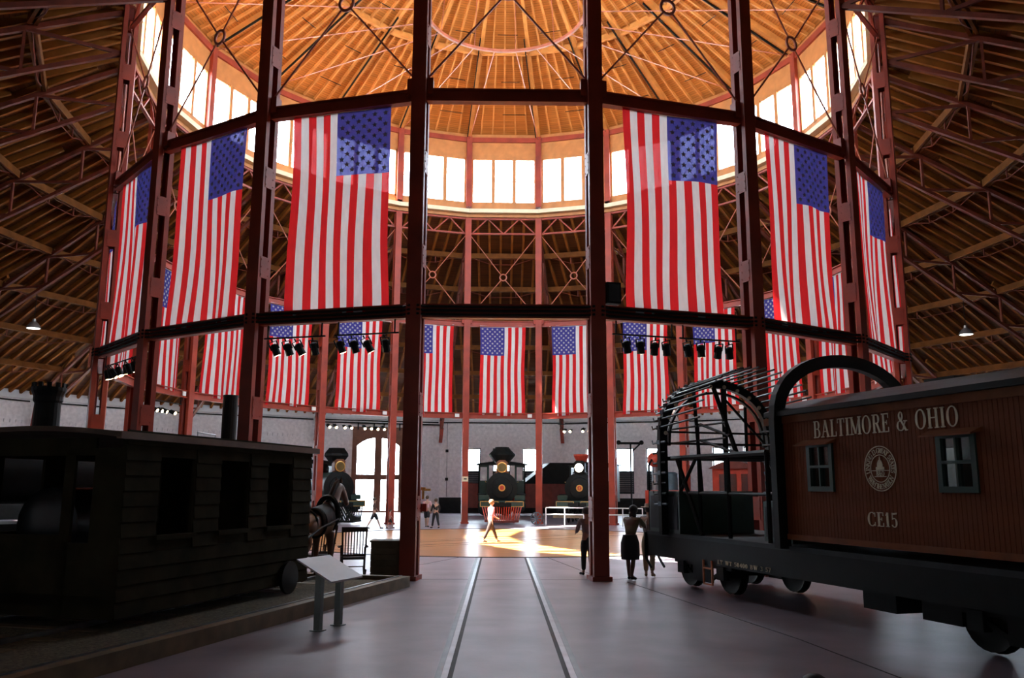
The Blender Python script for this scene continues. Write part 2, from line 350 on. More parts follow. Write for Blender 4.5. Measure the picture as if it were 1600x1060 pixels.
for i, k in enumerate(BAYS):
    o = at_bay(link('wall_clerestory', cl_low), k, a0); struct(o)
    link('head_panel', cl_head, o); link('sill_board', cl_sill, o); link('head_beam', cl_beam, o)
    wn = at_bay(link(f'window_{i + 1}', me_frame), k, a0); struct(wn)
    for s in (-.5, .5): link('mullion', me_mull, wn, (s * WS, 0, 0))
    for s in (-1, 0, 1):
        p = link('pane', me_pane, wn, (s * WS, 0, 0)); link('glazing_bar', me_gb, p)
po = MB(); po.box(-.17, .17, -.24, -.05, 18.95, 23.7)
me_post = po.mesh('post', M_RED); me_cap = MB().box(-.15, .15, -.24, -.02, 18.95, 19.12).mesh('post_shoe', M_SHADE)
for j in COLS:
    t = (j + .5) * ST
    c = thing('clerestory_post', 'red post between clerestory windows, ' + colm(j), 'post', pol(R, t), t + PI, 'clerestory posts')
    link('shaft', me_post, c); link('post_shoe', me_cap, c)
# ---- dome roof
DS = .46; RI = 2.2
def dz(r): return 23.86 + DS * (15.5 - r)
tn = math.tan(PI / N)
def dslab(ya, yb, m, nm):
    q = MB(); z = lambda y: dz(y / AP)
    return q.hexa([(-ya * tn, ya, z(ya)), (ya * tn, ya, z(ya)), (yb * tn, yb, z(yb)), (-yb * tn, yb, z(yb)), (-ya * tn, ya, z(ya) + .25), (ya * tn, ya, z(ya) + .25), (yb * tn, yb, z(yb) + .25), (-yb * tn, yb, z(yb) + .25)]).mesh(nm, m)
dome = struct(link('ceiling_dome', None))
me_dk = dslab(15.8, RI, M_DECK, 'deck')
for k in BAYS: link('deck_panel', me_dk, dome, (0, 0, 0), k * ST + PI)
lc = MB(); lc.lathe([(2.3, dz(RI)), (2.3, dz(RI) + 1.5), (.2, dz(RI) + 2.6)], 22); lc.build('lantern_cap', M_DECK, dome)
mr = MB(); t0 = 0
mr.hexa([(-.11, 15.2, dz(15.2) - .36), (.11, 15.2, dz(15.2) - .36), (.08, 2.6, dz(2.6) - .3), (-.08, 2.6, dz(2.6) - .3), (-.11, 15.2, dz(15.2) + .02), (.11, 15.2, dz(15.2) + .02), (.08, 2.6, dz(2.6) + .02), (-.08, 2.6, dz(2.6) + .02)])
me_mr = mr.mesh('main_rafter', M_RAFT)
me_strap = MB().bar((-.15, 14.9, dz(14.9) - .5), (-.15, 8.5, dz(8.5) - .42), .05, .12).mesh('steel_strap', M_BLACK)
for j in COLS:
    t = (j + .5) * ST
    o = link('main_rafter', me_mr, dome, (0, 0, 0), t + PI); link('steel_strap', me_strap, o)
def bayz(y): return dz(y / AP)               # deck height on a bay's middle line at distance y
rings = [(15.0, 9.47, 5), (9.47, 5.4, 3), (5.4, 2.4, 1)]
jm = []
for ya, yb, cnt in rings:
    for i in range(cnt):
        f_ = (i + 1) / (cnt + 1) * 2 - 1
        xa, xb = f_ * ya * math.tan(PI / N), f_ * yb * math.tan(PI / N)
        q = MB(); q.bar((xa, ya, bayz(ya) - .09), (xb, yb, bayz(yb) - .09), .085, .2); jm.append(q.mesh('rafter', M_RAFT))
pm = []
for y in (9.47, 5.4):
    h_ = y * math.tan(PI / N) - .05; pm.append(MB().box(-h_, h_, y - .1, y + .1, bayz(y) - .34, bayz(y) - .02).mesh('purlin', M_RAFT))
sp = []
for y, x0, x1 in ((13.4, -.1, 1.3), (11.2, -.2, .9), (8.3, -.4, .7)):
    sp.append(MB().tube([(x0, y, bayz(y) - .3), (x1, y, bayz(y) - .3)], .022, 5).mesh('sprinkler_pipe', M_BLACK))
for k in BAYS:
    for m_ in jm: link('rafter', m_, dome, (0, 0, 0), k * ST + PI)
    for m_ in pm: link('purlin', m_, dome, (0, 0, 0), k * ST + PI)
    for m_ in sp: link('sprinkler_pipe', m_, dome, (0, 0, 0), k * ST + PI)
# tension ring with its rods
tr = thing('tension_ring', 'pink-red steel ring hung under the dome with radiating tie rods', 'ring', (0, 0, 23.3))
q = MB(); NR = 66
vs = []; fs = []
for i in range(NR):
    a = 2 * PI * i / NR
    for r_, z_ in ((3.55, -.07), (3.67, -.07), (3.67, .07), (3.55, .07)): vs.append(pol(r_, a, z_))
for i in range(NR):
    j = (i + 1) % NR
    for c_ in range(4): fs.append((i * 4 + c_, i * 4 + (c_ + 1) % 4, j * 4 + (c_ + 1) % 4, j * 4 + c_))
q.add(vs, fs).build('hoop', M_ROD, tr)
me_tr = MB().tube([(0, 3.62, 0), (0, 15.0, .25)], .024, 6).mesh('tie_rod', M_ROD)
me_hr = MB().tube([(0, 3.62, 0), (0, 3.0, dz(3.0) - 23.5)], .02, 6).mesh('hanger_rod', M_ROD)
for j in COLS:
    link('tie_rod', me_tr, tr, (0, 0, 0), (j + .5) * ST + PI)
    if j % 2 == 0: link('hanger_rod', me_hr, tr, (0, 0, 0), (j + .5) * ST + PI)
# ---- aisle roofs
AS = .53; RW = 35.8
def az(y): return 18.72 - AS * (y - 15.1)       # underside of the boards on a bay's middle line
y_in, y_out = 15.05, RW * AP + .3
tn = math.tan(PI / N)
ad = MB(); ad.hexa([(-y_in * tn, y_in, az(y_in)), (y_in * tn, y_in, az(y_in)), (y_out * tn, y_out, az(y_out)), (-y_out * tn, y_out, az(y_out)),
    (-y_in * tn, y_in, az(y_in) + .2), (y_in * tn, y_in, az(y_in) + .2), (y_out * tn, y_out, az(y_out) + .2), (-y_out * tn, y_out, az(y_out) + .2)])
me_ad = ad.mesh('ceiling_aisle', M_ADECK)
ar = []
x = -5.2
while x <= 5.21:
    ya = max(15.3, abs(x) / tn + .1)
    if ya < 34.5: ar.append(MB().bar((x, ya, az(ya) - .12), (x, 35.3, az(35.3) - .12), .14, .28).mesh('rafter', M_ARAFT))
    x += .72
PY = [15.1 + 2.87 * i for i in range(1, 7)]
apm = []
for y in PY:
    h_ = y * tn - .08
    b_ = MB(); b_.box(-h_, h_, y - .15, y - .04, az(y) - .56, az(y) - .24); b_.box(-h_, h_, y + .04, y + .15, az(y) - .56, az(y) - .24)
    rd = MB(); z_ = az(y) - .5
    rd.tube([(-h_ + .1, y, z_ + .1), (-h_ * .3, y, z_ - .45), (h_ * .3, y, z_ - .45), (h_ - .1, y, z_ + .1)], .022, 5)
    for s in (-1, 1): rd.bar((s * h_ * .3, y, z_ - .45), (s * h_ * .3, y, z_ + .05), .05, .05)
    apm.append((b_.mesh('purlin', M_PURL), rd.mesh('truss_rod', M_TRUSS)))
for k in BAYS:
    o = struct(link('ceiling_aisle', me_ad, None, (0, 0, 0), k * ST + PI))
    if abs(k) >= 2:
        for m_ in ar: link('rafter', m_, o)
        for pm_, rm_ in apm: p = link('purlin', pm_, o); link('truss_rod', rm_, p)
# radial trusses
tp = {}
def tzt(r): return 18.22 - AS * (r / 1.0103 - 15.1) - .12
nodes = [15.45 + 2.87 * i for i in range(0, 8)]; nodes[-1] = 35.2
tp = [('top_chord', MB().bar((0, 15.4, tzt(15.4)), (0, 35.5, tzt(35.5)), .16, .16)), ('bottom_chord', MB().bar((0, 15.4, tzt(15.4) - 1.5), (0, 35.2, tzt(35.2) - 1.5), .18, .14))]
for i in range(1, 8): tp.append(('strut', MB().bar((0, nodes[i], tzt(nodes[i])), (0, nodes[i], tzt(nodes[i]) - 1.5), .09, .11)))
for i in range(0, 7): tp.append(('diagonal', MB().bar((0, nodes[i], tzt(nodes[i]) - 1.5), (0, nodes[i + 1], tzt(nodes[i + 1])), .08, .12)))
br = MB(); br.bar((0, 35.1, tzt(35.2) - .2), (0, 35.35, 5.7), .3, .18); br.bar((0, 34.0, tzt(34) - 1.5), (0, 35.3, 5.7), .28, .12)
tp.append(('wall_bracket', br))
tp = [(nm, b_.mesh(nm, M_RED if nm == 'wall_bracket' else M_TRUSS)) for nm, b_ in tp]
for j in COLS:
    t = (j + .5) * ST
    if min(abs(j), abs(j + 1)) < 1: continue
    o = thing('roof_truss', 'red steel roof truss, ' + colm(j), 'truss', pol(0, t), t + PI, 'radial aisle trusses')
    for nm, m_ in tp: link(nm, m_, o)
# ---- outer walls
AW = RW * AP; HW = RW * math.sin(PI / N) + .02; TH = .4; ZT = 8.05
def wall_mesh(holes):        # holes: x0,x1,z0,z1
    xs = sorted({-HW, HW, *[h[0] for h in holes], *[h[1] for h in holes]}); zs = sorted({0.0, ZT, *[h[2] for h in holes], *[h[3] for h in holes]})
    b_ = MB()
    for i in range(len(xs) - 1):
        for l in range(len(zs) - 1):
            cx, cz = (xs[i] + xs[i + 1]) / 2, (zs[l] + zs[l + 1]) / 2
            if not any(h[0] < cx < h[1] and h[2] < cz < h[3] for h in holes): b_.box(xs[i], xs[i + 1], 0, TH, zs[l], zs[l + 1])
    return b_.mesh('wall', M_WHITEB)
WX = (-2.45, 0, 2.45)
m_plain = wall_mesh([]); m_win = wall_mesh([(x - .72, x + .72, 1.6, 5.25) for x in WX]); m_door = wall_mesh([(-1.75, 1.75, 0, 6.0)]); m_entr = wall_mesh([(-1.2, 1.2, 0, 2.8)])
wf = MB()
for x0, x1, z0_, z1_ in ((-.72, -.64, 1.6, 5.25), (.64, .72, 1.6, 5.25), (-.72, .72, 1.6, 1.7), (-.72, .72, 5.17, 5.25), (-.72, .72, 3.3, 3.42)): wf.box(x0, x1, .12, .22, z0_, z1_)
me_wf = wf.mesh('window_frame', M_DGREY); me_wp = MB().box(-.65, .65, .165, .172, 3.4, 5.2).mesh('pane', M_GLASS)
lv = MB()
lv.box(-.65, .65, .19, .2, 1.7, 3.35)
me_lv = lv.mesh('shutter', M_DGREY); me_slat = MB().hexa([(-.64, .15, -.03), (.64, .15, -.03), (.64, .19, .02), (-.64, .19, .02), (-.64, .15, -.01), (.64, .15, -.01), (.64, .19, .04), (-.64, .19, .04)]).mesh('slat', mat('shutter_slat', (.16, .15, .15), .6))
me_dado = MB().box(-HW, HW, -.06, -.003, 0, 1.25).mesh('baseboard', M_BLACK)
me_pipe = MB().tube([(-HW + .2, -.1, 7.35), (HW - .2, -.1, 7.35)], .05, 6).mesh('wall_pipe', M_BLACK)
me_frz = MB().box(-HW, HW, -.12, -.003, 7.5, ZT).mesh('frieze', M_WHITE)
me_cor = MB().box(-.05, .05, -.05, -.003, 5.95, 6.15).mesh('corbel_brick', M_WHITEB)
nwin = 22
for k in BAYS:
    nm = 'wall_' + (f'left_{-k}' if k < 0 else f'right_{k}' if 0 < k < 11 else 'far' if k == 11 else 'entrance')
    o = struct(at_bay(link(nm, m_door if k == -10 else m_win if abs(k) >= 7 else m_plain), k, AW))
    if abs(k) < 6: continue
    link('frieze', me_frz, o); link('wall_pipe', me_pipe, o)
    for i in range(24): link('corbel_brick', me_cor, o, (-4.6 + i * .4, 0, 0))
    if k != -10:
        b_ = struct(at_bay(link('baseboard_' + nm[5:], me_dado), k, AW))
    if k == -10 or abs(k) < 7: continue
    for x in WX:
        nwin += 1
        wn = struct(at_bay(link(f'window_{nwin}', me_wf), k, AW)); wn.location = Vector(wn.location) + Vector((-math.cos(k * ST) * x, -math.sin(k * ST) * x, 0))
        p = link('pane', me_wp, wn); s_ = link('shutter', me_lv, wn)
        for i in range(9): link('slat', me_slat, s_, (0, 0, 1.82 + i * .17))
# wiring and small boxes on the far wall
fw_ = bpy.data.objects['wall_far']
for x, z0_, z1_ in ((-4.5, 1.3, 7.3), (-1.3, 6, 6.05)): MB().box(x - .015, x + .015, -.03, -.004, z0_, z1_).build('wall_conduit', M_DGREY, fw_)
for z_ in (2.6, 4.9): MB().box(-4.62, -4.38, -.1, -.004, z_, z_ + .24).build('junction_box', M_BLACK, fw_)
# sliding door in bay -10
dr = struct(at_bay(link('door_1', MB().tube([(-5.0, -.22, 7.15), (5.0, -.22, 7.15)], .055, 6).mesh('door_track', M_BLACK)), -10, AW))
for s in (-1, 1):
    x0, x1 = (-2.08, -.001) if s < 0 else (.001, 2.08)
    g0, g1 = (-1.70, -.28) if s < 0 else (.28, 1.70)
    lf = MB(); y0, y1 = -.2, -.1
    lf.box(x0, g0, y0, y1, .05, 6.85); lf.box(g1, x1, y0, y1, .05, 6.85); lf.box(g0, g1, y0, y1, .05, .22); lf.box(g0, g1, y0, y1, 2.65, 3.05)
    n_ = 10; pts = []
    for i in range(n_ + 1):
        x_ = g0 + (g1 - g0) * i / n_; pts.append((x_, 5.95 - .62 * ((abs(x_) - .28) / 1.42) ** 2))
    for i in range(n_): lf.hexa([(pts[i][0], y0, pts[i][1]), (pts[i + 1][0], y0, pts[i + 1][1]), (pts[i + 1][0], y1, pts[i + 1][1]), (pts[i][0], y1, pts[i][1]), (pts[i][0], y0, 6.85), (pts[i + 1][0], y0, 6.85), (pts[i + 1][0], y1, 6.85), (pts[i][0], y1, 6.85)])
    L = lf.build('door_leaf', M_BROWN, dr)
    MB().box(g0, g1, -.155, -.145, .2, 2.7).build('pane', M_GLASS, L); MB().box(g0, g1, -.155, -.145, 3.0, 6.1).build('pane', M_GLASS, L)
    gbm = MB()
    for i in (1, 2): gbm.box(g0 + .473 * i - .012, g0 + .473 * i + .012, -.17, -.13, .2, 5.9)
    for z_ in (1.4, 4.0, 4.9): gbm.box(g0, g1, -.17, -.13, z_ - .012, z_ + .012)
    gbm.build('glazing_bars', mat('door_glazing', (.6, .6, .6), .6), L)
    for x_ in (x0 + .4, x1 - .4): MB().box(x_ - .05, x_ + .05, -.25, -.2, 6.6, 7.2).build('hanger', M_BLACK, L)
# ================================================================== flags
FW, FL, FT = 2.75, 5.36, 11.63
CW, CL = FW * 7 / 13, FL * .325
def flag_fn(seed):
    r = random.Random(seed); ph = [r.uniform(0, 6.28) for _ in range(5)]; fr_ = [r.uniform(3.5, 5.5), r.uniform(7, 9), r.uniform(1.0, 1.8)]; lean = r.uniform(-.05, .05)
    def fn(u, v):                 # u: 0..1 left to right, v: 0..1 top to bottom
        x = (u - .5) * FW * (1 - .035 * math.sin(PI * min(1, v * 1.1))) + lean * v + .012 * math.sin(9 * v + ph[3])
        amp = .02 + .075 * v
        y = amp * math.sin(fr_[0] * 2 * u + ph[0] + 1.2 * v) + .4 * amp * math.sin(fr_[1] * 2 * u + ph[1] - 2 * v) + .05 * v * math.sin(fr_[2] * 3 * v + ph[2])
        z = -v * FL + .035 * v * math.sin(6.28 * u + ph[4]) - .03 * math.sin(PI * u) * (1 - v)
        return x, y, z
    return fn
def patch(fn, u0, u1, v0, v1, nu, nv, off=0.0):
    b_ = MB(); vs = []; fs = []
    for i in range(nv + 1):
        for l in range(nu + 1):
            x, y, z = fn(u0 + (u1 - u0) * l / nu, v0 + (v1 - v0) * i / nv); vs.append((x, y + off, z))
    for i in range(nv):
        for l in range(nu): a_ = i * (nu + 1) + l; fs.append((a_, a_ + 1, a_ + nu + 2, a_ + nu + 1))
    return b_.add(vs, fs)
def star_at(fn, u, v, rad, off):
    vs = [fn(u, v)]
    for i in range(10):
        a = PI / 2 + i * PI / 5; r_ = rad if i % 2 == 0 else rad * .4
        vs.append(fn(u + r_ * math.cos(a) / FW, v - r_ * math.sin(a) / FL))
    vs = [(x, y + off, z) for x, y, z in vs]
    return vs, [(0, i + 1, (i + 1) % 10 + 1) for i in range(10)]
VAR = []
for sdv in range(5):
    fn = flag_fn(sdv * 7 + 3); parts = []
    cv = CL / FL; cu = 7 / 13
    for i in range(13):
        m_ = M_FRED if i % 2 == 0 else M_FWHT
        parts.append(('stripe', patch(fn, i / 13, (i + 1) / 13, cv if i < 7 else 0, 1, 2, 30).mesh('stripe', m_, True)))
    canton = patch(fn, 0, cu, 0, cv, 14, 14).mesh('canton', M_FBLU, True)
    head = patch(fn, 0, 1, -.012, .006, 14, 1, -.008).mesh('heading', M_FWHT)
    stars = []
    for a_ in range(11):
        for b_ in range(9):
            if (a_ + b_) % 2 == 0: stars.append(((b_ + 1) / 10 * cu, (a_ + 1) / 12 * cv))
    one = []; allm = MB()
    for u_, v_ in stars:
        vs, fs = star_at(fn, u_, v_, .085, -.006); vs2, fs2 = star_at(fn, u_, v_, .085, .006)
        q = MB(); q.add(vs, fs); q.add(vs2, fs2); one.append(q.mesh('star', M_STAR)); allm.add(vs, fs); allm.add(vs2, fs2)
    VAR.append((parts, canton, head, one, allm.mesh('stars', M_STAR)))
for k in BAYS:
    if k == 0: continue
    f = thing('hanging_flag', ('large ' if abs(k) <= 4 else '') + 'American flag hung vertically, ' + bay(k), 'flag', group='flags hung around the hall'); at_bay(f, k, R * AP - .02, FT)
    parts, canton, head, one, allm = VAR[(k * 3) % 5]
    for nm, m_ in parts: link(nm, m_, f)
    c = link('canton', canton, f); link('heading', head, f)
    if abs(k) in (1, 2, 3):
        for m_ in one: link('star', m_, c)
    else: tag(link('stars', allm, c), kind='stuff')
# ================================================================== lamps on bars
lensm = MB().lathe([(.075, 0), (.075, .012)], 10).mesh('lens', M_LAMP)
can = MB(); can.lathe([(.05, .30), (.09, .27), (.095, .02), (.105, 0.0)], 10)
can.bar((-.11, 0, .16), (-.11, 0, .36), .015, .03); can.bar((.11, 0, .16), (.11, 0, .36), .015, .03); can.bar((-.11, 0, .36), (.11, 0, .36), .03, .015); can.bar((0, 0, .36), (0, 0, .44), .03, .03)
me_can = can.mesh('spotlight', M_BLACK)
def light_bar(k, xs, x0, x1, label, z=5.75, tilt=.3, yoff=0.0):
    o = thing('track_light_bar', label, 'spotlights', group='spotlight bars'); at_bay(o, k, R * AP + yoff, z)
    b_ = MB(); b_.tube([(x0, 0, 0), (x1, 0, 0)], .022, 6)
    for x_ in (x0 + .1, x1 - .1): b_.bar((x_, 0, 0), (x_, 0, 6.08 - z), .03, .03)
    b_.build('mounting_bar', M_BLACK, o)
    for i, x_ in enumerate(xs):
        s_ = link('spotlight', me_can, o, (x_, 0, -.44)); rr = random.Random(i * 13 + k)
        s_.rotation_euler = (tilt * (rr.uniform(.4, 1.5) if abs(tilt) < .9 else rr.uniform(.95, 1.25)), rr.uniform(-.45, .45), 0)
        link('lens', lensm, s_, (0, 0, -.006))
light_bar(-1, (1.5, 1.15, .8, .45), .2, 1.9, 'bar of four black spotlights under near left beam, outer one', tilt=-.5)
light_bar(-1, (-.3, -.65, -1.05, -1.45), -1.75, -.05, 'bar of four black spotlights under near left beam, inner one', tilt=-.5)
light_bar(1, (1.35, 1.0, .65, .3), .05, 1.75, 'bar of four black spotlights under near right beam, inner one', tilt=-.5)
light_bar(1, (-.3, -.65, -1.1, -1.45), -1.75, -.05, 'bar of four black spotlights under near right beam, outer one', tilt=-.5)
light_bar(-3, (1.2, .8, .4, 0, -.5, -.9, -1.3), -1.7, 1.7, 'row of black spotlights under the beam at the hall\'s left edge', tilt=-.4)
light_bar(-9, (-1.6, -1.2, -.7, -.3, .5, .9, 1.3, 1.7), -2, 2, 'row of lit spotlights in front of the brown sliding door', tilt=-1.0)
light_bar(10, (1.5, 1.15, .8, .45, -.3, -.65), -1, 1.9, 'row of lit spotlights right of the far middle bay', tilt=-1.0)
light_bar(-6, (1.2, .5, .1, -.3, -.7), -1.2, 1.7, 'row of lit spotlights at the hall\'s far left', tilt=-1.0)
light_bar(7, (1.2, .8, .4, 0), -.4, 1.7, 'row of lit spotlights above the arched clearance frame', tilt=-1.0)
for s, lb in ((-1, 'left'), (1, 'right')):
    x_, y_, z_ = s * 24.5, 8.65, 10.15
    o = thing('pendant_lamp', f'bright bell-shaped pendant lamp under the {lb} aisle roof', 'lamp', (x_, y_, z_), 0, 'aisle pendant lamps')
    MB().lathe([(.36, 0), (.33, .1), (.2, .28), (.1, .36), (.08, .5)], 16).build('shade', M_SHADE, o, True)
    MB().tube([(0, 0, .5), (0, 0, 2.3)], .015, 5).build('cord', M_BLACK, o)
    MB().lathe([(.30, -.01), (.30, .02)], 14).build('diffuser', emit('pendant_glow_' + lb, (.95, 1, .92), 3), o)
sp_ = thing('loudspeaker', 'black box loudspeaker on top of the near right beam', 'speaker'); at_bay(sp_, 1, R * AP, 6.45)
MB().box(1.62, 1.98, .0, .26, 0, .52).build('cabinet', M_BLACK, sp_); MB().box(1.66, 1.94, .26, .27, .05, .47).build('grille', M_DGREY, sp_)
# ================================================================== serif lettering
def glyph(ch):
    P = []; TK, TN = .17, .06
    def st(x0, y0, x1, y1, w0):      # slanted or upright stroke with horizontal width w0
        P.append([(x0 - w0 / 2, y0), (x0 + w0 / 2, y0), (x1 + w0 / 2, y1), (x1 - w0 / 2, y1)])
    def hb(x0, x1, y, h=TN): P.append([(x0, y - h / 2), (x1, y - h / 2), (x1, y + h / 2), (x0, y + h / 2)])
    def arc(cx, cy, a, b, d0, d1, tk=TK, tn=TN, n=14):
        for i in range(n):
            u0, u1 = [math.radians(d0 + (d1 - d0) * q / n) for q in (i, i + 1)]
            def w_(u): return a - (tk * abs(math.cos(u)) + tn * (1 - abs(math.cos(u)))), b - (tn * abs(math.sin(u)) + tn * (1 - abs(math.sin(u))))
            (a0, b0), (a1, b1) = w_(u0), w_(u1)
            P.append([(cx + a0 * math.cos(u0), cy + b0 * math.sin(u0)), (cx + a * math.cos(u0), cy + b * math.sin(u0)), (cx + a * math.cos(u1), cy + b * math.sin(u1)), (cx + a1 * math.cos(u1), cy + b1 * math.sin(u1))])
    def serif(x, y): hb(x - .16, x + .16, y + (.03 if y < .5 else -.03))
    W = .7
    if ch == 'I': W = .36; st(.18, 0, .18, 1, TK); serif(.18, 0); serif(.18, 1)
    elif ch == '1': W = .4; st(.2, 0, .2, 1, TK); serif(.2, 0); P.append([(.02, .78), (.13, .78), (.2, 1), (.13, .95)])
    elif ch == 'L': W = .62; st(.18, 0, .18, 1, TK); serif(.18, 1); hb(.02, .6, .03); st(.57, 0, .57, .28, .06)
    elif ch == 'T': W = .72; st(.36, 0, .36, 1, TK); serif(.36, 0); hb(.02, .7, .97); st(.05, .74, .05, 1, .06); st(.67, .74, .67, 1, .06)
    elif ch == 'E': W = .66; st(.18, 0, .18, 1, TK); hb(.02, .6, .03); hb(.02, .58, .97); hb(.18, .45, .52); st(.58, 0, .58, .27, .06); st(.56, .74, .56, 1, .06); st(.44, .4, .44, .64, .05)
    elif ch == 'H': W = .86; st(.18, 0, .18, 1, TK); st(.68, 0, .68, 1, TK); [serif(x, y) for x in (.18, .68) for y in (0, 1)]; hb(.18, .68, .52)
    elif ch == 'A': W = .84; st(.12, 0, .42, 1, .07); st(.70, 0, .42, 1, TK); serif(.12, 0); serif(.70, 0); hb(.24, .6, .34)
    elif ch == 'M': W = 1.0; st(.14, 0, .14, 1, .07); st(.14, 1, .5, .05, TK); st(.86, 1, .5, .05, .07); st(.86, 0, .86, 1, TK); [serif(x, 0) for x in (.14, .86)]; serif(.12, 1); serif(.88, 1)
    elif ch == 'N': W = .86; st(.16, 0, .16, 1, .07); st(.18, 1, .7, 0, TK); st(.7, 0, .7, 1, .07); serif(.16, 0); serif(.14, 1); serif(.7, 1)
    elif ch == 'W': W = 1.1; st(.14, 1, .36, 0, TK); st(.36, 0, .55, 1, .07); st(.55, 1, .78, 0, TK); st(.78, 0, .98, 1, .07); [serif(x, 1) for x in (.14, .55, .98)]
    elif ch == 'K': W = .84; st(.18, 0, .18, 1, TK); serif(.18, 0); serif(.18, 1); st(.24, .45, .68, 1, .07); st(.38, .58, .7, 0, TK); serif(.7, 0); serif(.68, 1)
    elif ch in 'O0': W = .84 if ch == 'O' else .6; arc(W / 2, .5, W / 2 - .02, .51, 0, 360, n=24)
    elif ch == 'C': W = .78; arc(.42, .5, .4, .51, 48, 312, n=18); st(.7, .68, .7, .98, .06); st(.7, .02, .7, .3, .05)
    elif ch == 'G': W = .84; arc(.42, .5, .4, .51, 48, 312, n=18); st(.7, .68, .7, .98, .06); st(.68, 0, .68, .42, .15); hb(.5, .82, .43)
    elif ch in 'BR':
        W = .74; st(.18, 0, .18, 1, TK); serif(.18, 0); serif(.18, 1); hb(.1, .42, .97); hb(.18, .42, .52); arc(.4, .745, .26, .255, -90, 90, n=9)
        if ch == 'B': hb(.1, .42, .03); arc(.4, .27, .31, .27, -90, 90, n=9)
        else: st(.42, .5, .66, 0, TK); serif(.68, 0)
    elif ch == 'S': W = .62; arc(.3, .74, .24, .26, 20, 270, .13, .06, 12); arc(.3, .26, .26, .27, -160, 90, .13, .06, 12)
    elif ch == '3': W = .56; arc(.26, .76, .23, .24, -90, 150, .14, .06, 10); arc(.26, .27, .26, .28, -150, 90, .14, .06, 10)
    elif ch == '5': W = .6; arc(.28, .32, .28, .33, -150, 120, .15, .06, 14); st(.14, .52, .14, 1, .06); P.append([(.12, .86), (.52, .9), (.56, 1.02), (.12, .98)])
    elif ch == '4': W = .62; st(.42, 0, .42, 1, .15); hb(.02, .6, .28); st(.05, .28, .4, 1, .06)
    elif ch == '7': W = .56; hb(.02, .54, .95, .1); st(.2, 0, .5, .95, .13)
    elif ch == '&': W = .9; arc(.36, .76, .19, .24, 0, 360, .11, .06, 14); arc(.34, .27, .32, .28, 70, 330, .15, .06, 14); st(.26, .72, .74, .02, .15); st(.5, .1, .72, .5, .06); hb(.58, .86, .5); hb(.66, .88, .03)
    elif ch == ' ': W = .42
    return W, P
def text_mesh(txt, h, y, mode='x', gap=.05, thick=.008, sign=1, squeeze=1.0):
    # letters standing in the x-z plane at depth y, starting at x=0; sign=-1 mirrors x for the opposite side
    b_ = MB(); x = 0
    for ch in txt:
        W, P = glyph(ch)
        for q in P:
            pts = [(sign * (x + px * squeeze) * h, pz * h) for px, pz in q]
            b_.prism(pts, y, y + thick)
        x += W * squeeze + gap
    return b_, x * h
def letters(txt, h, x0, x1, z0, y, parent, m, squeeze=.78, gap=.06):
    b0, wd = text_mesh(txt, h, 0, squeeze=squeeze, gap=gap); fx = (x1 - x0) / wd; x = 0
    for ch in txt:
        W, P = glyph(ch)
        if P:
            q = MB()
            for poly in P: q.prism([((px * squeeze) * h * fx, pz * h) for px, pz in poly], 0, .008)
            q.build('letter', m, parent).location = (x0 + x * h * fx, y, z0)
        x += W * squeeze + gap
def ring_text(b_, txt, h, rad, start, end, cx, cz, y, inward=False, thick=.008):
    tot = sum(glyph(c)[0] + .08 for c in txt); ang = start
    for ch in txt:
        W, P = glyph(ch); da = (end - start) * (W + .08) / tot; a = math.radians(ang + da / 2)
        for q in P:
            pts = []
            for px, pz in q:
                lx, lz = (px - W / 2) * h, (pz - .5) * h
                if inward: ex, ez, nx, nz = -math.sin(a), math.cos(a), -math.cos(a), -math.sin(a)
                else: ex, ez, nx, nz = math.sin(a), -math.cos(a), math.cos(a), math.sin(a)
                pts.append((cx + rad * math.cos(a) + lx * ex + lz * nx, cz + rad * math.sin(a) + lx * ez + lz * nz))
            b_.prism(pts, y, y + thick)
        ang += da
def wheel_mesh(r, wd=.12, spokes=0, m=M_BLACK):
    b_ = MB()
    if not spokes: b_.lathe([(r * .25, -wd / 2 - .03), (r * .3, -wd / 2), (r * .8, -wd / 2 + .03), (r, -wd / 2), (r, wd / 2), (r * 1.06, wd / 2), (r * 1.06, wd / 2 + .03), (r * .3, wd / 2 + .02)], 24, ax='y')
    else:
        b_.tube([(r * .93 * math.cos(a), 0, r * .93 * math.sin(a)) for a in [2 * PI * i / 28 for i in range(28)]], r * .075, 6, closed=True)
        b_.lathe([(r * .16, -wd / 2), (r * .16, wd / 2)], 12, ax='y')
        for i in range(spokes): a = 2 * PI * i / spokes; b_.bar((r * .1 * math.cos(a), 0, r * .1 * math.sin(a)), (r * .9 * math.cos(a), 0, r * .9 * math.sin(a)), wd * .5, r * .08, (0, 1, 0))
    return b_.mesh('wheel', m, True)
def on_track(name, label, cat, k, s, group=None):       # local x: outward along the bay's radial track, y: to its right-hand side
    t = k * ST; return thing(name, label, cat, pol(s, t), t - PI / 2, group)
# ================================================================== clearance car (right)
S0 = 21.0
car = on_track('clearance_car', 'red wooden railway clearance car with feeler arches on its flat deck', 'railway car', 1, S0)
HWD = 1.3
x0, x1 = 21.13 - S0, 27.4 - S0
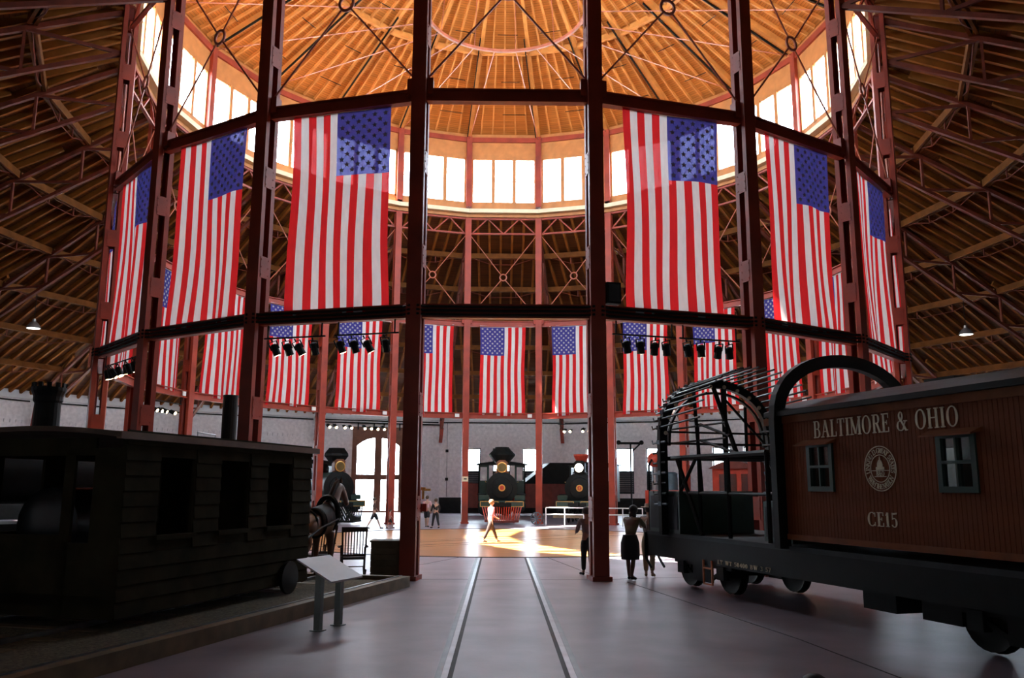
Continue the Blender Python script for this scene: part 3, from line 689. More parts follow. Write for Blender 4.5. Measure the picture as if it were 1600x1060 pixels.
# body
bd = MB()
w1 = (21.83 - S0, 22.36 - S0, 2.09, 2.77); w2 = (24.58 - S0, 25.12 - S0, 2.09, 2.77); w3 = (25.85 - S0 + .35, 26.9 - S0, 1.4, 2.5)
def side_wall(b_, x0, x1, z0, z1, y0, y1, holes):
    xs = sorted({x0, x1, *[h[0] for h in holes], *[h[1] for h in holes]}); zs = sorted({z0, z1, *[h[2] for h in holes], *[h[3] for h in holes]})
    for i in range(len(xs) - 1):
        for l in range(len(zs) - 1):
            cx, cz = (xs[i] + xs[i + 1]) / 2, (zs[l] + zs[l + 1]) / 2
            if not any(h[0] < cx < h[1] and h[2] < cz < h[3] for h in holes): b_.box(xs[i], xs[i + 1], y0, y1, zs[l], zs[l + 1])
side_wall(bd, x0, x1, 1.25, 3.3, -HWD + .03, -HWD + .09, [w1, w2]); side_wall(bd, x0, x1, 1.25, 3.3, HWD - .09, HWD - .03, [w1, w2])
bd.box(x0, x0 + .06, -HWD + .09, HWD - .09, 1.25, 3.3); bd.box(x1 - .06, x1, -HWD + .09, HWD - .09, 1.25, 3.3)
body = bd.build('body', M_CAR, car)
xb = x0; me_bds = {}
while xb < x1 - .01:                      # narrow upright boards of the near and far side
    segs = [(1.33, 3.2)]
    for h in (w1, w2):
        if xb + .07 > h[0] - .02 and xb < h[1] + .02: segs = [(1.33, h[2] - .06), (h[3] + .06, 3.2)]
    for z0_, z1_ in segs:
        key = (round(z0_, 2), round(z1_, 2))
        if key not in me_bds: me_bds[key] = MB().box(.004, .072, 0, .03, z0_, z1_).mesh('board', M_CAR)
        link('board', me_bds[key], body, (xb, -HWD, 0))
    xb += .076
for y0, y1 in ((-HWD - .02, -HWD + .03), (HWD - .03, HWD + .02)):
    MB().box(x0 - .02, x1 + .02, y0, y1, 3.18, 3.32).build('letter_board', M_CARTRIM, car)
    MB().box(x0 - .02, x1 + .02, y0, y1, 1.25, 1.34).build('sill_trim', M_CARTRIM, car)
rf = MB(); pts = [(-HWD - .12, 3.3), (HWD + .12, 3.3), (HWD + .12, 3.38)] + [((HWD + .12) * (1 - i / 5), 3.38 + .3 * (1 - (1 - i / 5) ** 2)) for i in range(1, 11)]
rf.prism(pts, x0 - .35, x1 + .3, 'x'); rf.build('roof', M_BLACK, car)
MB().box(x0 - .62, x0, -HWD + .05, HWD - .05, 3.18, 3.3).build('end_beam', M_CARTRIM, car)
for h in (w1, w2):
    f = MB()
    for a_, b_, c_, d_ in ((h[0] - .05, h[0] + .03, h[2] - .05, h[3] + .05), (h[1] - .03, h[1] + .05, h[2] - .05, h[3] + .05), (h[0], h[1], h[2] - .05, h[2] + .03), (h[0], h[1], h[3] - .03, h[3] + .05), (h[0], h[1], (h[2] + h[3]) / 2 - .02, (h[2] + h[3]) / 2 + .02), ((h[0] + h[1]) / 2 - .015, (h[0] + h[1]) / 2 + .015, h[2], h[3])):
        f.box(a_, b_, -HWD - .03, -HWD + .06, c_, d_)
    f_ = f.build('window', M_GREEN, car); MB().box(h[0], h[1], -HWD + .02, -HWD + .025, h[2], h[3]).build('pane', M_DARKGL, f_)
    hd = MB(); hd.hexa([(h[0] - .16, -HWD - .2, h[3] - .01), (h[1] + .16, -HWD - .2, h[3] - .01), (h[1] + .16, -HWD, h[3] + .03), (h[0] - .16, -HWD, h[3] + .03), (h[0] - .16, -HWD - .2, h[3] + .01), (h[1] + .16, -HWD - .2, h[3] + .01), (h[1] + .16, -HWD, h[3] + .09), (h[0] - .16, -HWD, h[3] + .09)])
    hd.build('window_hood', M_CARTRIM, f_)
letters('BALTIMORE & OHIO', .27, 21.98 - S0, 24.95 - S0, 2.885, -HWD - .012, car, M_LETTER)
letters('CE15', .2, 23.11 - S0, 23.74 - S0, 1.555, -HWD - .012, car, M_LETTER, .75, .07)
letters('LT WT 50400 BW 3 57', .075, 18.86 - S0, 20.62 - S0, .66, -HWD - .012, car, M_LETTER, .8, .1)
# round emblem
em = MB(); cx, cz, yy = 23.44 - S0, 2.375, -HWD - .012
def ring2(b_, r0, r1, n=40):
    for i in range(n):
        a, c = 2 * PI * i / n, 2 * PI * (i + 1) / n
        b_.prism([(cx + r0 * math.cos(a), cz + r0 * math.sin(a)), (cx + r1 * math.cos(a), cz + r1 * math.sin(a)), (cx + r1 * math.cos(c), cz + r1 * math.sin(c)), (cx + r0 * math.cos(c), cz + r0 * math.sin(c))], yy, yy + .008)
ring2(em, .312, .325); ring2(em, .188, .2)
ring_text(em, 'LINKING 13 GREAT STATES', .075, .256, 196, -16, cx, cz, yy); ring_text(em, 'WITH THE NATION', .075, .256, 208, 332, cx, cz, yy, inward=True)
em.prism([(cx - .19, cz - .035), (cx + .19, cz - .035), (cx + .19, cz - .025), (cx - .19, cz - .025)], yy, yy + .008)
em.prism([(cx - .12, cz - .12), (cx + .12, cz - .12), (cx + .12, cz - .11), (cx - .12, cz - .11)], yy, yy + .008)
dome_pts = [(-.085, -.02), (.085, -.02), (.085, .02), (.055, .025), (.055, .06), (.045, .09), (.028, .115), (.012, .125), (.01, .155), (0, .175), (-.01, .155), (-.012, .125), (-.028, .115), (-.045, .09), (-.055, .06), (-.055, .025), (-.085, .02)]
em.prism([(cx + a, cz + b) for a, b in dome_pts], yy, yy + .008)
q, wd = text_mesh('B&O', .07, 0, squeeze=.9); em.add([(x + cx - wd / 2, y + yy, z + cz - .105) for x, y, z in q.v], q.f)
tag(em.build('emblem', M_LETTER, car), 'round cream emblem with a domed building in a ring of lettering')
# underframe and flat deck
xf = 15.8 - S0
MB().box(xf, x1 + .2, -HWD, HWD, 1.06, 1.14).build('deck', M_DGREY, car)
sf = MB()
for y in (-HWD, HWD - .1): sf.box(xf, x1 + .2, y, y + .1, .62, 1.06)
for y in (-.35, .2): sf.box(xf, x1 + .2, y, y + .15, .7, 1.06)
for x in (xf, -1.6, 2.2, x1 + .08): sf.box(x, x + .12, -HWD + .1, HWD - .1, .7, 1.06)
sf.build('underframe', M_BLACK, car)
wm = wheel_mesh(.42)
for xt in (17.6 - S0, 25.4 - S0):
    tk = MB(); tk.box(xt - .2, xt + .2, -1.0, 1.0, .55, .7)
    for y in (-.95, .87): tk.box(xt - 1.15, xt + 1.15, y, y + .08, .5, .64); tk.bar((xt - 1.1, y + .04, .62), (xt - .3, y + .04, .25), .07, .05, (0, 1, 0)); tk.bar((xt + 1.1, y + .04, .62), (xt + .3, y + .04, .25), .07, .05, (0, 1, 0)); tk.box(xt - .35, xt + .35, y, y + .08, .2, .5)
    T = tk.build('truck_frame', M_BLACK, car)
    for dx in (-.8, .8):
        for y in (-.72, .72): o = link('wheel', wm, T, (xt + dx, y, .45))
        MB().tube([(xt + dx, -.8, .43), (xt + dx, .8, .43)], .06, 8).build('axle', M_BLACK, T)
        for y in (-1.0, .86): MB().box(xt + dx - .13, xt + dx + .13, y, y + .14, .3, .56).build('journal_box', M_BLACK, T)
st_ = MB(); xs_ = 18.52 - S0
for dx in (-.16, .16): st_.bar((xs_ + dx, -HWD - .03, .7), (xs_ + dx, -HWD - .03, .24), .035, .03, (0, 1, 0))
for z_ in (.25, .55): st_.bar((xs_ - .16, -HWD - .03, z_), (xs_ + .16, -HWD - .03, z_), .035, .03)
tag(st_.build('foot_step', M_ORANGE, car), 'orange stirrup step under the deck')
for x_ in (22.4 - S0, 23.6 - S0): MB().box(x_, x_ + .7, -.9, -.2, .3, .7).build('equipment_box', M_BLACK, car)
MB().lathe([(.2, 0), (.2, 1.3)], 14, (23.0 - S0, .3, .5), 'x').build('air_tank', M_BLACK, car)
# roof stack and hatch
MB().lathe([(.13, 3.5), (.13, 4.05), (.2, 4.07), (.2, 4.22), (.13, 4.24)], 14, (25.7 - S0, .45, 0)).build('stove_pipe', M_BLACK, car)
MB().box(22.9 - S0, 23.5 - S0, .1, .7, 3.6, 3.78).build('roof_hatch', M_BLACK, car)
# the two arches across the car
def arch_pts(x, hw_, zleg, ztop, n=20):
    pts = [(x, -hw_, 1.1), (x, -hw_, zleg)]
    for i in range(1, n): a = PI - PI * i / n; pts.append((x, hw_ * math.cos(a), zleg + (ztop - zleg) * math.sin(a) ** .85))
    return pts + [(x, hw_, zleg), (x, hw_, 1.1)]
def band(pts, wx, th):
    b_ = MB(); n = len(pts); vs = []; fs = []
    cen = Vector((pts[0][0], 0, 2.9))
    for p in pts:
        p = Vector(p); d = Vector((0, p.y, max(0, p.z - 3.2) if p.z > 3.2 else 0)); d = d.normalized() if d.length else Vector((0, 0, 1))
        for a, c in ((-wx / 2, -th / 2), (wx / 2, -th / 2), (wx / 2, th / 2), (-wx / 2, th / 2)): vs.append(p + Vector((a, 0, 0)) + d * c)
    for i in range(n - 1):
        for c in range(4): fs.append((i * 4 + c, i * 4 + (c + 1) % 4, (i + 1) * 4 + (c + 1) % 4, (i + 1) * 4 + c))
    fs += [(3, 2, 1, 0), (n * 4 - 4, n * 4 - 3, n * 4 - 2, n * 4 - 1)]
    return b_.add(vs, fs)
band(arch_pts(21.15 - S0 - .08, 1.36, 3.25, 4.32), .16, .22).build('rear_arch', M_BLACK, car)
ax_ = 16.8 - S0
apts = arch_pts(ax_, 1.36, 3.1, 4.40, 24)
A = band(apts, .14, .18).build('front_arch', M_BLACK, car)
band(arch_pts(ax_, 1.2, 3.0, 4.2, 16)[1:-1], .08, .05).build('arch_liner', M_BLACK, car)
# feelers: rods carried through the front arch
zl = [1.75 + .22 * i for i in range(7)]
locs = [(-1.42, z_) for z_ in zl] + [(p[1] * 1.05, p[2] + .06) for p in apts[2:-2]] + [(1.42, z_) for z_ in zl]
fm = {}
for i, (y_, z_) in enumerate(locs):
    top = z_ > 3.3; ln = 1.75 if top else .25; rise = .10 if top else 0.0
    b_ = MB(); b_.tube([(-.32, 0, -.02), (0, 0, 0), (ln, 0, rise)], .022 if top else .024, 5); b_.box(-.09, .05, -.035, .035, -.045, .045); b_.tube([(-.32, 0, -.02), (-.36, 0, .05)], .014, 5)
    b_.build('feeler', M_BLACK if i % 3 else mat('feeler_blue_grey', (.10, .15, .19), .4), car).location = (ax_, y_, z_)
    if 7 <= i < len(locs) - 7 and i % 2: MB().sphere((ax_ + .1, y_ * .93, z_ - .12), .045, 8, 6).build('marker_bulb', M_LETTER, A)
# working platform between the arches
fr = MB()
def rail(p, q, r_=.03): fr.tube([p, q], r_, 6)
xa, xb_ = ax_, 20.4 - S0
for y in (-1.15, 1.15):
    rail((xa, y, 2.72), (xb_, y, 2.72), .055); rail((xa, y, 1.98), (xb_, y, 1.98), .035)
    for z_ in (3.05, 3.35): rail((xa, y, z_), (xa + 2.3, y, z_), .022)
    rail((xa + 1.2, y, 1.14), (xa + 1.2, y, 3.4), .035); rail((xa + 2.3, y, 1.98), (xa + 2.3, y, 3.4), .03)
    rail((xa + .25, y, 2.72), (xa + 1.25, y, 1.14), .05); rail((xa + 1.1, y, 2.72), (xa + .35, y, 1.98), .04)
    rail((xa + 1.3, y, 3.05), (xa + 2.6, y, 2.75), .03); rail((xa + 1.3, y, 3.38), (xa + 2.4, y, 3.08), .03)
for x_ in (xa + .4, xa + 1.2, xa + 2.3, xb_):
    rail((x_, -1.15, 2.72), (x_, 1.15, 2.72), .045); rail((x_, -1.15, 1.14), (x_, -1.15, 2.72), .045); rail((x_, 1.15, 1.14), (x_, 1.15, 2.72), .045)
rail((xa + 1.0, -.1, 2.72), (xa + .1, -.1, 4.3), .055); rail((xa + .02, .2, 1.2), (xa + .02, .2, 4.3), .07); rail((xa + .4, -.6, 1.14), (xa + .1, -.6, 4.2), .045)
rail((xa, -1.3, 3.05), (xa, 1.3, 3.05), .03); rail((xa, -1.3, 3.3), (xa, 1.3, 3.3), .025); rail((xa, -1.3, 2.72), (xa, 1.3, 2.72), .05); rail((xa, .75, 2.72), (xa, .75, 3.9), .04)
rail((xa, -.5, 2.72), (xa, -.5, 3.2), .02); rail((xa, .2, 4.1), (xa, 1.3, 3.0), .03)
fr.build('platform_frame', M_BLACK, car)
for a_, b_, y0, y1, z1_ in ((15.95, 17.35, -1.28, .5, 2.02), (19.1, 19.75, -.3, .6, 1.85), (19.85, 20.7, -.9, .5, 1.85), (18.5, 18.9, .3, 1.0, 2.0)):
    cb = MB(); cb.box(a_ - S0, b_ - S0, y0, y1, 1.14, z1_); C_ = cb.build('cabinet', M_GREEN, car)
    MB().box(a_ - S0 + .08, b_ - S0 - .08, y0 - .015, y0, 1.22, z1_ - .1).build('cabinet_door', M_DGREY, C_)
    for i in range(4): MB().tube([(a_ - S0 - .02, y0 + .25, 1.3 + i * .17), (a_ - S0 - .02, y0 + .55, 1.3 + i * .17)], .012, 5).build('grab_iron', M_SHADE, C_)
ld = MB()
for y in (-1.32, -1.0): ld.bar((xf - .02, y, 1.1), (xf - .02, y, .55), .04, .04); ld.bar((xf - .02, y, .55), (xf + .25, y, .35), .04, .04)
for z_ in (.6, .85): ld.bar((xf - .02, -1.32, z_), (xf - .02, -1.0, z_), .03, .03)
ld.build('end_steps', M_BLACK, car)
cp = MB(); cp.box(xf - .35, xf, -.12, .12, .72, .95); cp.box(xf - .55, xf - .3, -.18, .18, .7, .98); cp.build('coupler', M_BLACK, car)
hd_ = MB(); hd_.tube([(xf, -1.2, 1.14), (xf, -1.2, 2.6), (xf + .15, -1.2, 2.72)], .025, 6); hd_.build('hand_rail', M_BLACK, car)
# ================================================================== boarded car (left)
S1 = 21.0
lc_ = on_track('boarded_car', 'dark boarded railway car with three tall open windows and arched roof', 'railway car', -1, S1)
HL = 1.45; xa, xe = 18.55 - S1, 23.75 - S1
wins = [(19.28 - S1, 20.08 - S1, 1.38, 2.5), (20.7 - S1, 21.5 - S1, 1.38, 2.5), (22.2 - S1, 23.0 - S1, 1.38, 2.5)]
for sd_, y0, y1 in ((1, HL - .05, HL), (-1, -HL, -HL + .05)):
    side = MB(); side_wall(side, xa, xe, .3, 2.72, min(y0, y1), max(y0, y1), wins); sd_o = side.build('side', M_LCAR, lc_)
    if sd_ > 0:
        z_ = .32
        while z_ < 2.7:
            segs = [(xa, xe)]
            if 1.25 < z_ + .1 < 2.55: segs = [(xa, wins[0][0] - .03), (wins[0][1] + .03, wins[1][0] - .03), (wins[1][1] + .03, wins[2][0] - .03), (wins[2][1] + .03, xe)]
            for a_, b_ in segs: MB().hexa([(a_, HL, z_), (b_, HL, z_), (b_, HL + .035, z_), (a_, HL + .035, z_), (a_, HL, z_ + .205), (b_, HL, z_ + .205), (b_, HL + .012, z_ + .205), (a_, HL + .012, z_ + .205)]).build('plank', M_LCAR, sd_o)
            z_ += .212
        for h in wins: MB().box(h[0] - .06, h[1] + .06, HL, HL + .07, h[2] - .07, h[2]).build('window_sill', M_LCAR, sd_o)
en = MB(); en.box(xa, xa + .05, -HL + .05, HL - .05, .3, 2.72); en.build('end_wall', M_LCAR, lc_)
en = MB()
for a_, b_, c_, d_ in ((-HL + .05, -.9, .3, 2.6), (.95, HL - .05, .3, 2.6), (-.9, .45, 1.3, 1.4), (.45, .62, .3, 2.6), (-.9, .95, 2.5, 2.75), (-.9, .95, .3, 1.3)): en.box(xe - .05, xe, a_, b_, c_, d_)
en.build('end_wall', M_LCAR, lc_)
rp = [(HL + .1 - 2 * (HL + .1) * i / 14, 2.74 + .10 * (1 - (1 - 2 * i / 14) ** 2)) for i in range(15)]
rp = [(y, z + .07) for y, z in rp] + [(y, z) for y, z in rp[::-1]]
MB().prism(rp, xa - .12, xe + .25, 'x').build('roof', M_LROOF, lc_)
MB().box(xa - .12, xe + .25, HL + .04, HL + .12, 2.72, 2.82).build('eave_board', mat('eave_brown', (.20, .11, .07), .6), lc_)
gr = MB(); gr.tube([(19.35 - S1, -.2, 2.93), (19.35 - S1, -.2, 3.06), (19.9 - S1, -.2, 3.08), (19.9 - S1, -.2, 2.93)], .012, 5); gr.build('roof_rail', M_SHADE, lc_)
MB().box(xa, xe, -HL + .1, HL - .1, .45, .6).build('floor_frame', M_BLACK, lc_)
MB().lathe([(.5, 0), (.55, .3), (.55, 1.7), (.3, 1.85)], 20, (21.6 - S1, -.2, 1.5), 'x').build('boiler', mat('polished_boiler', (.012, .016, .018), .3), lc_, True)
wl = wheel_mesh(.29, .1, 8)
for x_ in (19.35 - S1, 22.6 - S1):
    for y in (-.72, .72, ): link('wheel', wl, lc_, (x_, y, .5))
    MB().tube([(x_, -.75, .5), (x_, .75, .5)], .05, 8).build('axle', M_BLACK, lc_)
for x_ in (19.35 - S1,): MB().lathe([(.27, HL + .04), (.29, HL + .06), (.29, HL + .12), (.1, HL + .14)], 24, (x_, 0, .44), 'y').build('wheel', M_BLACK, lc_, True)
# engines on the next track behind it
def old_engine(label, s, stack, h0, h1, rad):
    o = on_track('old_locomotive', label, 'locomotive', -2, s)
    MB().lathe([(.62, -1.6), (.62, 1.4), (.45, 1.5)], 20, (0, 0, 2.3), 'x').build('boiler', M_BLACK, o, True)
    MB().box(-1.8, 1.9, -.75, .75, 1.05, 1.3).build('frame', M_BLACK, o)
    b_ = MB()
    if stack == 'crown':
        b_.lathe([(rad * .95, h0), (rad * .9, h1 - .35), (rad * 1.02, h1 - .3), (rad * 1.02, h1 - .2), (rad * 1.2, h1 - .08), (rad * 1.2, h1)], 20)
        for i in range(12): a = 2 * PI * i / 12; b_.hexa([(rad * 1.05 * math.cos(a + d) * (1 + e), rad * 1.05 * math.sin(a + d) * (1 + e), h1 + zz) for zz, e2 in ((0, 1), (.1, 1.1)) for d, e in ((-.13, 0), (.13, 0), (.13, .14), (-.13, .14))])
    else: b_.lathe([(rad * 1.6, h0), (rad * 1.5, h0 + .08), (rad, h0 + .1), (rad, h1 - .05), (rad * 1.04, h1)], 18)
    b_.build('smokestack', M_BLACK, o)
    if stack != 'crown': MB().lathe([(.05, h0), (.09, h0 + .12), (.05, h0 + .2), (.05, h0 + .3)], 10, (.0, .42, 0)).build('valve', M_BLACK, o)
    wd_ = wheel_mesh(.62, .12, 12)
    for x_ in (-1.0, .6):
        for y in (-.72, .72): link('wheel', wd_, o, (x_, y, .64))
        MB().tube([(x_, -.75, .64), (x_, .75, .64)], .06, 8).build('axle', M_BLACK, o)
    return o
old_engine('black locomotive with a crown-topped smokestack rising behind the boarded car', 19.0, 'crown', 2.85, 4.25, .30)
old_engine('black locomotive with a plain straight smokestack behind the boarded car', 13.95, 'straight', 2.95, 4.55, .20)
# ================================================================== far locomotives, facing the turntable
def locomotive(label, k, r, stack, lit, pilot, hh=1.0, cabw=1.5):
    t = k * ST; o = thing('steam_locomotive', label, 'locomotive', pol(r, t), t + PI / 2)    # local x: towards the turntable
    MB().lathe([(.86, -6.0), (.86, -.9), (.90, -.85), (.90, -.25)], 28, (-.6, 0, 2.05), 'x').build('boiler', M_GREEN, o, True)
    sm = MB().lathe([(.92, 0), (.92, .06), (.62, .1), (.6, .14), (.1, .2)], 28, (-.85, 0, 2.05), 'x').build('smokebox_door', M_BLACK, o, True)
    MB().lathe([(.2, 0), (.2, .03)], 20, (-.66, 0, 2.05), 'x').build('number_plate', M_GOLD, sm)
    MB().lathe([(.13, .03), (.13, .04)], 16, (-.66, 0, 2.05), 'x').build('plate_disc', M_SCARLET, sm)
    z0 = 2.85
    if stack == 'diamond': pr = [(.28, z0), (.26, z0 + .45), (.32, z0 + .55), (.80, z0 + 1.12), (.80, z0 + 1.16), (.42, z0 + 1.55), (.42, z0 + 1.6)]
    elif stack == 'balloon': pr = [(.26, z0), (.25, z0 + .4), (.75, z0 + 1.0), (.72, z0 + 1.15), (.5, z0 + 1.42), (.5, z0 + 1.46)]
    else: pr = [(.3, z0), (.26, z0 + .1), (.24, z0 + .7)]
    stk = MB().lathe(pr, 8 if stack == 'balloon' else 20, (-1.35, 0, 0)).build('smokestack', M_BLACK, o)
    if stack == 'capped': MB().lathe([(.28, z0 + .75), (.46, z0 + 1.1), (.48, z0 + 1.2), (.3, z0 + 1.2)], 18, (-1.35, 0, 0)).build('stack_cap', M_SCARLET, stk)
    # headlight
    hx = -.75 if stack != 'capped' else -.62
    H = MB(); H.box(hx - .45, hx, -.32, .32, 2.98, 3.5); H.prism([(-.36, 3.5), (.36, 3.5), (.18, 3.66), (-.18, 3.66)], hx - .5, hx + .03, 'x'); H.box(hx - .5, hx - .1, -.4, .4, 2.92, 2.98); Hh = H.build('headlight', M_BROWN if not lit else M_BLACK, o)
    MB().lathe([(.29, 0), (.31, .05), (.27, .06)], 20, (hx, 0, 3.24), 'x').build('headlight_rim', M_GOLD if not lit else M_BLACK, Hh)
    MB().lathe([(.25, .05), (.25, .07)], 20, (hx, 0, 3.24), 'x').build('headlight_lens', M_HEADL if lit else M_DARKGL, Hh)
    # cab
    cb = MB(); cb.box(-6.6, -5.0, -cabw, -cabw + .08, 1.2, 3.5); cb.box(-6.6, -5.0, cabw - .08, cabw, 1.2, 3.5)
    for s in (-1, 1): cb.box(-5.08, -5.0, *sorted((s * .82, s * cabw)), 1.2, 2.5); cb.box(-5.08, -5.0, *sorted((s * .82, s * .95)), 2.5, 3.4); cb.box(-5.08, -5.0, *sorted((s * (cabw - .12), s * cabw)), 2.5, 3.4); cb.box(-5.08, -5.0, *sorted((s * .82, s * cabw)), 3.35, 3.5)
    C_ = cb.build('cab', M_GREEN, o); MB().prism([(-cabw - .15, 3.5), (cabw + .15, 3.5), (cabw + .15, 3.56), (.5, 3.72), (-.5, 3.72), (-cabw - .15, 3.56)], -6.8, -4.85, 'x').build('cab_roof', M_BLACK, C_)
    for s in (-1, 1): MB().lathe([(.12, 0), (.14, .05), (.12, .06)], 14, (-4.98, s * 1.15, 2.75), 'x').build('marker_lamp', mat('lamp_white_glass', (.8, .8, .75), .3), C_)
    # running gear
    MB().box(-6.4, .1, -.55, .55, .95, 1.2).build('frame', M_BLACK, o)
    for s in (-1, 1):
        MB().lathe([(.33, 0), (.36, .03), (.36, .87), (.33, .9)], 18, (-1.7, s * 1.05, 1.0), 'x').build('cylinder', M_BLACK, o, True)
        MB().box(-1.75, -.75, s * 1.05 - .3, s * 1.05 + .3, 1.35, 1.62).build('valve_chest', M_GREEN, o)
        MB().box(-5.0, -1.6, s * 1.2 - .25, s * 1.2 + .25, 1.62, 1.68).build('running_board', M_BLACK, o)
        MB().tube([(-4.9, s * .98, 2.4), (-1.2, s * .98, 2.4)], .025, 6).build('hand_rail', M_GOLD, o)
    wb, ws = wheel_mesh(.78, .14, 14, M_PILOT if pilot == 'red' else M_BLACK), wheel_mesh(.4, .12, 8, M_PILOT if pilot == 'red' else M_BLACK)
    for x_, m_, z_ in ((-.9, ws, .42), (-2.2, ws, .42), (-3.4, wb, .8), (-5.1, wb, .8)):
        for y in (-.72, .72): link('wheel', m_, o, (x_, y, z_))
    # pilot beam and pilot
    MB().box(-.15, .08, -1.3, 1.3, .95, 1.32).build('pilot_beam', M_GREEN, o)
    for s in (-1, 1):
        q = MB()
        for a_, b_, c_, d_ in ((.2, 1.25, 1.26, 1.29), (.2, 1.25, .98, 1.01), (.2, .23, .98, 1.29), (1.22, 1.25, .98, 1.29)): q.box(.08, .095, *sorted((s * a_, s * b_)), c_, d_)
        q.build('gold_lining', M_GOLD, o)
    cpl = MB(); cpl.box(.05, .35, -.12, .12, 1.0, 1.25); cpl.build('coupler', M_BLACK, o)
    if pilot in ('red', 'dark'):
        m_ = M_PILOT if pilot == 'red' else M_BLACK
        for i in range(17):
            y = -1.12 + i * .14; fx = 1.25 - .95 * abs(y) / 1.12
            MB().bar((.05, y, .98), (fx, y * .82, .22), .05, .06, (0, 1, 0)).build('pilot_bar', m_, o)
        b_ = MB(); b_.bar((.3, -.95, .18), (1.3, 0, .18), .08, .12); b_.bar((.3, .95, .18), (1.3, 0, .18), .08, .12); b_.build('pilot_foot', M_BLACK if pilot == 'dark' else M_MAROON, o)
    else:
        MB().box(.0, .5, -1.35, 1.35, .35, .5).build('foot_board', M_TIMBER, o)
        for y in (-1.1, 1.1): MB().bar((.2, y, .95), (.2, y, .5), .06, .06).build('board_hanger', M_BLACK, o)
    # bell and dome
    MB().lathe([(.35, 2.8), (.36, 3.2), (.25, 3.42), (.05, 3.48)], 18, (-3.4, 0, 0)).build('steam_dome', M_GOLD if pilot == 'red' else M_BLACK, o, True)
    return o
locomotive('black and green locomotive with diamond smokestack and red slatted pilot, far middle', 11, 14.6, 'diamond', False, 'red')
lr = locomotive('black locomotive with glowing headlight and red-capped smokestack behind white railing', 10, 15.6, 'capped', True, 'board')
xx = -.17
for ch in '545':
    W, P = glyph(ch); q = MB()
    for poly in P: q.prism([(xx + px * .15, 1.97 + pz * .17) for px, pz in poly], -.62, -.61, 'x')
    q.build('number', M_GOLD, lr); xx += .12
locomotive('black locomotive with broad funnel smokestack beside the brown sliding door', -9, 16.6, 'balloon', False, 'dark')
# maroon car, scarlet engine and pink caboose further back
o = on_track('maroon_freight_car', 'dark maroon freight car with sloping black roof behind the headlight locomotive', 'railway car', 10.62, 30.0)
o.rotation_euler = (0, 0, .12)
MB().box(-6, 4.2, -1.3, 1.3, .6, 2.35).build('body', M_MAROON, o)
MB().prism([(-1.8, 2.35), (4.4, 2.35), (3.0, 3.9), (.2, 3.9)], -1.35, 1.35).build('roof', M_BLACK, o)
for x_ in (-4.5, -3.0, 1.5, 3.0):
    for y in (-.72, .72): link('wheel', wm, o, (x_, y, .45))
for i in range(16): MB().box(-5.9 + i * .63, -5.86 + i * .63, -1.33, -1.3, .7, 2.3).build('batten', M_MAROON, o)
sc_ = on_track('scarlet_steam_engine', 'small scarlet engine with ball-topped chimney right of the railing', 'steam engine', 9.0, 18.5)
MB().box(-1.3, 2.2, -1.1, 1.1, 1.0, 1.95).build('body', M_SCARLET, sc_)
MB().lathe([(.36, 1.95), (.36, 2.9), (.2, 3.0)], 18, (-.6, -.3, 0)).build('vertical_boiler', mat('blue_steel', (.12, .2, .24), .35, metal=.5), sc_, True)
ch = MB().lathe([(.2, 1.95), (.2, 3.3)], 14, (-.6, .75, 0)).build('chimney', mat('silver_pipe', (.4, .45, .48), .3, metal=.8), sc_)
MB().sphere((-.6, .75, 3.72), .45, 18, 12).build('chimney_ball', M_SCARLET, ch, True)
for x_ in (-.8, 1.4):
    for y in (-.72, .72): link('wheel', wheel_mesh(.5, .12, 10, M_SCARLET), sc_, (x_, y, .52))
MB().box(-1.4, 2.3, -.6, .6, .75, 1.0).build('frame', M_SCARLET, sc_)
rc = on_track('red_caboose', 'rounded red caboose standing behind the clearance car', 'railway car', 8.35, 22.0)
MB().box(-2.6, 3.0, -1.35, 1.35, 1.0, 3.2).build('body', M_SCARLET, rc)
MB().prism([(1.5 - 3.0 * i / 10, 3.2 + .45 * (1 - (1 - 2 * i / 10) ** 2)) for i in range(11)], -2.8, 3.2, 'x').build('roof', M_MAROON, rc)
for y in (-.7, 0, .7): MB().box(-2.63, -2.6, y - .2, y + .2, 1.9, 2.9).build('window', M_DARKGL, rc)
for x_ in (-1.7, 1.9):
    for y in (-.72, .72): link('wheel', wm, rc, (x_, y, .45))
MB().box(-2.7, 3.1, -1.0, 1.0, .7, 1.0).build('underframe', M_BLACK, rc)
pc = on_track('pink_caboose', 'faded pink caboose with small cupola beyond the deck railings', 'railway car', 7.72, 23.5)
MB().box(-2.8, 3.0, -1.35, 1.35, 1.0, 3.3).build('body', M_PINKCAR, pc)
for i in range(18): MB().box(-2.83, -2.8, -1.33 + i * .15, -1.31 + i * .15, 1.05, 3.2).build('board_seam', mat('pink_seam', (.3, .19, .17), .7), pc)
MB().box(-3.0, 3.2, -1.5, 1.5, 3.3, 3.42).build('roof', mat('pale_roof', (.45, .36, .34), .7), pc)
cu = MB().box(-1.2, 1.0, -1.1, 1.1, 3.42, 4.5).build('cupola', M_CREAM, pc)
for y in (-.55, .25): MB().box(-1.23, -1.2, y - .2, y + .2, 3.65, 4.3).build('cupola_window', M_BLACK, cu)
MB().box(-1.35, 1.15, -1.25, 1.25, 4.5, 4.58).build('cupola_roof', M_CREAM, cu)
for x_ in (-1.9, 1.9):
    for y in (-.72, .72): link('wheel', wm, pc, (x_, y, .45))
MB().box(-2.9, 3.1, -1.0, 1.0, .7, 1.0).build('underframe', M_BLACK, pc)
